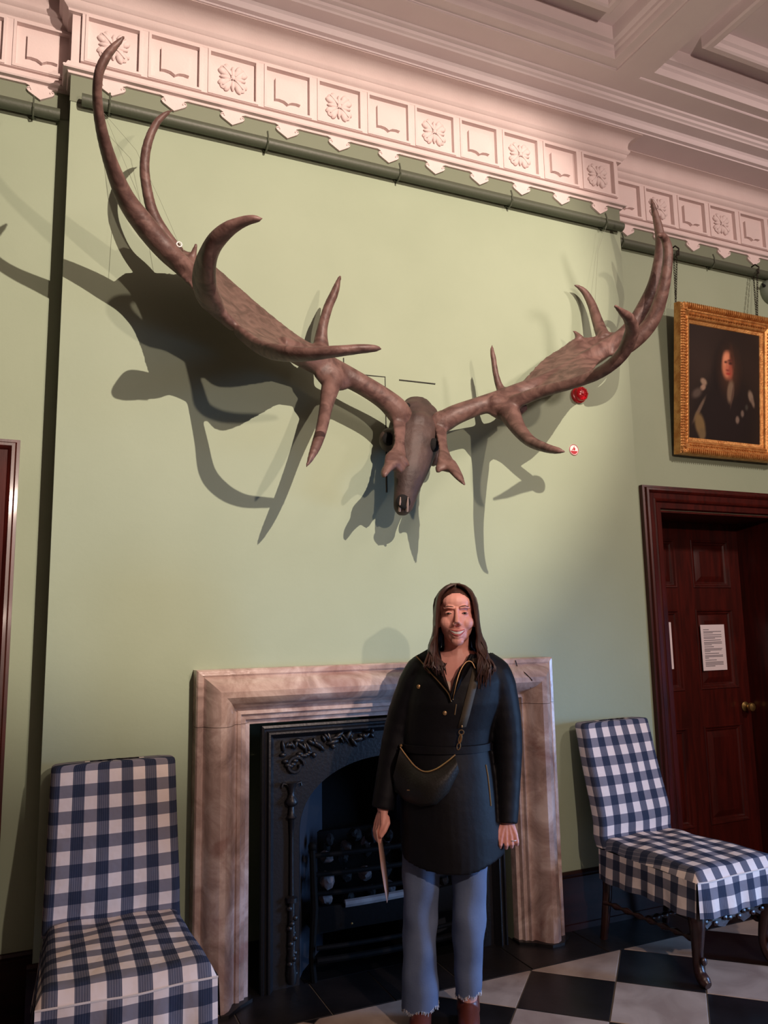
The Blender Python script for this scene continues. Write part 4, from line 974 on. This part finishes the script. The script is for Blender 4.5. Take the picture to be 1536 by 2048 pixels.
m = MB(); m.tube([on(x, z, .002) for x, z in ((.193, .97), (.199, .93), (.203, .88), (.206, .82))], .003, 6); m.build('pocket_zip', M['gold'], coat, label='bronze pocket zip')
m = MB(); m.tube([on(x, z, .002) for x, z in ((.085, 1.205), (.078, 1.165))], .0022, 6); m.build('zip_pull', M['gold'], coat)
m = MB()
rowt = []
for t_ in np.linspace(0, 2*PI, 41): rowt.append(t_)
m.loft([[(.042+(.176+d_)*math.cos(t_), (.128+d_)*math.sin(t_), z) for t_ in rowt] for z, d_ in ((1.047, .0), (1.045, .006), (1.018, .006), (1.016, .0))], closed=False); m.build('belt', M['coat'], coat)

# hair: cap plus many tapered locks
Hh = MB(); rn = random.Random(11)
def lock(p0, p1, p2, p3, r0, seg=6):
    C = catmull([np.array(p0), np.array(p1), np.array(p2), np.array(p3)], 5); n = len(C)
    Hh.tube(C, [r0*(.75+.5*math.sin(PI*min(1, .25+.75*k/(n-1))))*(1 if k < n-4 else (n-k)/5) for k in range(n)], seg, .8)
# cap over the crown and back of the head
capr = []
for i in range(0, 37):
    th = i/36*1.95; row = []
    for j in range(72):
        ph_ = 2*PI*j/72; x = .083*math.sin(th)*math.cos(ph_); y = .024+.104*math.sin(th)*math.sin(ph_); z = .034+.090*math.cos(th)
        lim = .078-.055*min(1, abs(x)/.07)**2
        if y < -.03 and z < lim: y = min(-.03+(lim-z)*1.2, .03)
        row.append(hp(x, y, z))
    capr.append(row)
Hh.loft(capr, cap0=True, cap1=True)
def hair_lock(P, r0):
    C = catmull([np.array(p) for p in P], 4); n = len(C)
    Hh.tube(C, [r0*min(1, .35+.65*q/6)*(1 if q < n-6 else (n-q)/7+.04) for q in range(n)], 6, .8)
for s_ in (-1, 1):
    for k in range(64):
        t_ = k/63; j1 = lambda a: rn.uniform(-a, a)
        wv = rn.uniform(0, 6); f = .010*math.sin(wv)
        xe = rn.uniform(.050, .098)+.030*min(1, t_*1.5)+(.012 if s_ > 0 else 0)
        ze = (1.285 if s_ > 0 else 1.325)+j1(.035)+.015*t_
        ye = (-.125 if t_ < .55 else -.125+.30*(t_-.55))+j1(.012)
        hair_lock([hp(s_*(.003+.003*rn.random()), -.060+.10*t_, .114-.008*t_+j1(.002)), hp(s_*.036, -.066+.105*t_, .103+j1(.003)), hp(s_*(.066+j1(.003)), -.060+.115*t_, .066+j1(.006)),
                   hp(s_*(.076+.006*math.sin(PI*t_)+j1(.003)), -.050+.115*t_, .0+j1(.01)), hp(s_*(.080+.010*rn.random()), -.050+.11*t_, -.07+j1(.01)), (HX+s_*(.088+.016*rn.random()+f), HY+.5*(ye-HY)-.012+.04*t_, 1.405+j1(.01)), (HX+s_*(xe+.012*math.cos(wv)), ye, 1.345+j1(.01)), (HX+s_*(xe-.012), ye-.004, ze)], rn.uniform(.0062, .0105))
for k in range(44):
    an = PI*(.04+.92*k/43); x = .080*math.cos(an); y = .026+.104*math.sin(an)
    hair_lock([hp(.2*x, .01+.3*y, .122), hp(x, y, .06), hp(x*1.08, y+.006, -.06), (HX+x*1.5, .02+y*.9, 1.36+rn.uniform(-.03, .03))], .011)
Hh.build('hair', M['hair'], wo, smooth=60)
# jeans
for A_, hem, hw in ((LEG[0], .078, .072), (LEG[1], .115, .050)):
    m = MB(); x0_, x1_ = A_[0][0], A_[2][0]; rows = []
    zs_ = np.linspace(.80, hem, 26)
    for k, z in enumerate(zs_):
        t_ = (z-hem)/(.80-hem)
        if A_ is LEG[0]: cx_, a_ = np.interp(z, [.078, .35, .6, .8], [-.082, -.078, -.064, -.05]), np.interp(z, [.078, .2, .35, .6, .8], [.072, .066, .064, .075, .09])
        else: cx_, a_ = np.interp(z, [.115, .35, .6, .8], [.102, .109, .121, .11]), np.interp(z, [.115, .22, .38, .6, .8], [.048, .055, .064, .068, .085])
        cy_ = np.interp(z, [.08, .4, .8], [A_[2][1]-.005, -.01, 0])
        row = []
        for q in range(28):
            an = 2*PI*q/28; f = 1+.05*math.sin(3*an+z*18)*math.exp(-((z-.38)/.12)**2)+.03*math.sin(2*an-z*30)+.02*math.sin(z*55+an)
            dz = (.006*math.sin(an*7)+.008*math.cos(an)) if k == len(zs_)-1 else 0
            row.append((cx_+a_*f*math.cos(an), cy_+a_*.95*f*math.sin(an), z+dz))
        rows.append(row)
    rows += [[(p[0]*1+(np.mean([q[0] for q in rows[-1]])-p[0])*.06, p[1], p[2]+.004) for p in rows[-1]]]
    m.loft(rows, closed=True); o = m.build('jeans_leg', M['denim'], wo, smooth=60)
    fz = MB(); rl = rows[-2]
    for q in range(28):
        for _ in range(3):
            p = np.array(rl[q])+(np.array(rl[(q+1) % 28])-np.array(rl[q]))*rn.random(); fz.tube([p+np.array([0, 0, .004]), p+np.array([rn.uniform(-.003, .003), rn.uniform(-.003, .003), -rn.uniform(.004, .011)])], .0012, 4)
    fz.build('frayed_hem', M['fray'], o, kind='stuff')
# ankle boots
for A_ in LEG:
    f = A_[2]; m = MB()
    C = catmull([(f[0], f[1]+.012, .13, .042), (f[0], f[1]+.012, .08, .044), (f[0], f[1]+.0, .045, .046)], 4); m.tube([c[:3] for c in C], [c[3] for c in C], 14)
    C = catmull([(f[0], f[1]+.04, .040, .038), (f[0], f[1]-.03, .042, .042), (f[0]-.003, f[1]-.10, .030, .040), (f[0]-.005, f[1]-.165, .020, .020)], 5); m.tube([c[:3] for c in C], [c[3] for c in C], 14)
    me_ = remesh(m, 'boot', .006, 4); me_.materials.append(M['boot'])
    for v in me_.vertices: v.co.z = max(v.co.z, .004)
    bo = link('boot', me_, wo)
    MB().prism([(f[0]-.036, f[1]+.06), (f[0]+.036, f[1]+.06), (f[0]+.042, f[1]-.08), (f[0]+.02, f[1]-.185), (f[0]-.028, f[1]-.185), (f[0]-.044, f[1]-.08)], 0, .012, 'xy').build('sole', M['soot'], bo, smooth=0)
MB().tube([np.array([.288, -.062, .690])+np.array([.0095*math.cos(k*PI/5), .0095*math.sin(k*PI/5), 0]) for k in range(10)], .0018, 5, closed=True).build('ring', M['white'], wo, label='shiny ring on her left hand')

# crossbody bag worn over the coat
bag = thing('handbag', 'black olive slouchy crossbody bag hanging at the woman\'s hip', 'bag', BASEP, PRZ)
m = MB(); rows = []
top = [(-.135, 1.035), (-.11, 1.005), (-.075, .972), (-.04, .958), (0, .968), (.04, .992), (.075, 1.018)]
bot = [(-.165, .93), (-.160, .875), (-.12, .843), (-.06, .832), (0, .845), (.045, .885), (.088, .96)]
for t_ in np.linspace(0, 1, 9):
    row = []
    for (xa, za), (xb, zb) in zip(top, bot):
        x = xa+(xb-xa)*t_; z = za+(zb-za)*t_; row.append(on(x, z, .012+.058*math.sin(PI*(.12+.80*t_))*(1-.45*abs(x+.04)/.13)))
    rows.append(row)
back = [[on(p[0], p[2], .004) for p in r] for r in rows]
m.loft([rows[0]]+rows[1:]+back[::-1]+[rows[0]], closed=False)
me_ = remesh(m, 'bag_body', .006, 4); me_.materials.append(M['bag']) if False else None
bpy.data.meshes.remove(me_)
m.loft([[r[0] for r in rows], [r[0] for r in back]], closed=False); m.loft([[r[-1] for r in rows], [r[-1] for r in back]], closed=False)
m.build('bag_body', M['bag'], bag, smooth=70)
m = MB(); m.tube([p-np.array([0, .003, -.002]) for p in catmull(rows[0], 4)], .0028, 6); m.build('zip', M['gold'], bag, label='brassy zip along the sagging top edge')
m = MB(); p = rows[5][2]; m.box(p[0]-.007, p[0]+.007, p[1]-.003, p[1]+.001, p[2]-.0015, p[2]+.0015); m.build('maker_plate', M['gold'], bag, label='tiny metal plate')
SL = [(.103, 1.115), (.118, 1.16), (.135, 1.22), (.150, 1.27), (.162, 1.31), (.172, 1.345), (.17, 1.375)]
A_ = [on(x-.017, z-.003, .005) for x, z in SL]; B_ = [on(x+.017, z+.003, .005) for x, z in SL]
m = MB(); m.loft([A_, B_], closed=False); o = m.build('strap', M['strap'], bag); s = o.modifiers.new('t', 'SOLIDIFY'); s.thickness = .003
def ringm(c, a_, b__, tilt=0, r=.0022):
    m = MB(); m.tube([c+np.array([a_*math.cos(k*PI/6)*math.cos(tilt)-b__*math.sin(k*PI/6)*math.sin(tilt), 0, a_*math.cos(k*PI/6)*math.sin(tilt)+b__*math.sin(k*PI/6)*math.cos(tilt)]) for k in range(12)], r, 6, closed=True); return m
ringm(on(.101, 1.100, .014), .0095, .0085).build('strap_ring', M['gold'], bag)
m = ringm(on(.096, 1.076, .016), .0055, .017, -.22); m.tube([on(.100, 1.09, .016), on(.094, 1.062, .016)], .002, 6); m.build('snap_hook', M['gold'], bag)
ringm(on(.089, 1.048, .014), .0065, .013, -.25).build('bag_ring', M['gold'], bag)
MB().ell(on(.104, 1.121, .010), (.0035, .003, .0055), 8, 6).build('rivet', M['gold'], bag)
MB().lathe([(.0001, -.010), (.005, -.009), (.006, 0)], tuple(on(-.133, 1.042, .012)), 'y', 12).build('end_stud', M['gold'], bag)
# leaflet held edge-on in her right hand
lf = thing('leaflet', 'thin folded leaflet seen edge on in the woman\'s lowered hand', 'leaflet', BASEP, PRZ)
m = MB()
L0 = [(-.232, .735), (-.222, .68), (-.212, .60), (-.203, .53), (-.196, .475)]
Lf = [np.array([x, -.075, z]) for x, z in L0]; w_s = [.002, .003, .0048, .0034, .0008]
m.loft([[p-np.array([w_, .02, 0]) for p, w_ in zip(Lf, w_s)], [p+np.array([w_*.3, .0, 0]) for p, w_ in zip(Lf, w_s)], [p+np.array([w_, .075, .01]) for p, w_ in zip(Lf, w_s)]], closed=False)
o = m.build('folded_sheet', M['leaflet'], lf); s = o.modifiers.new('t', 'SOLIDIFY'); s.thickness = .0015
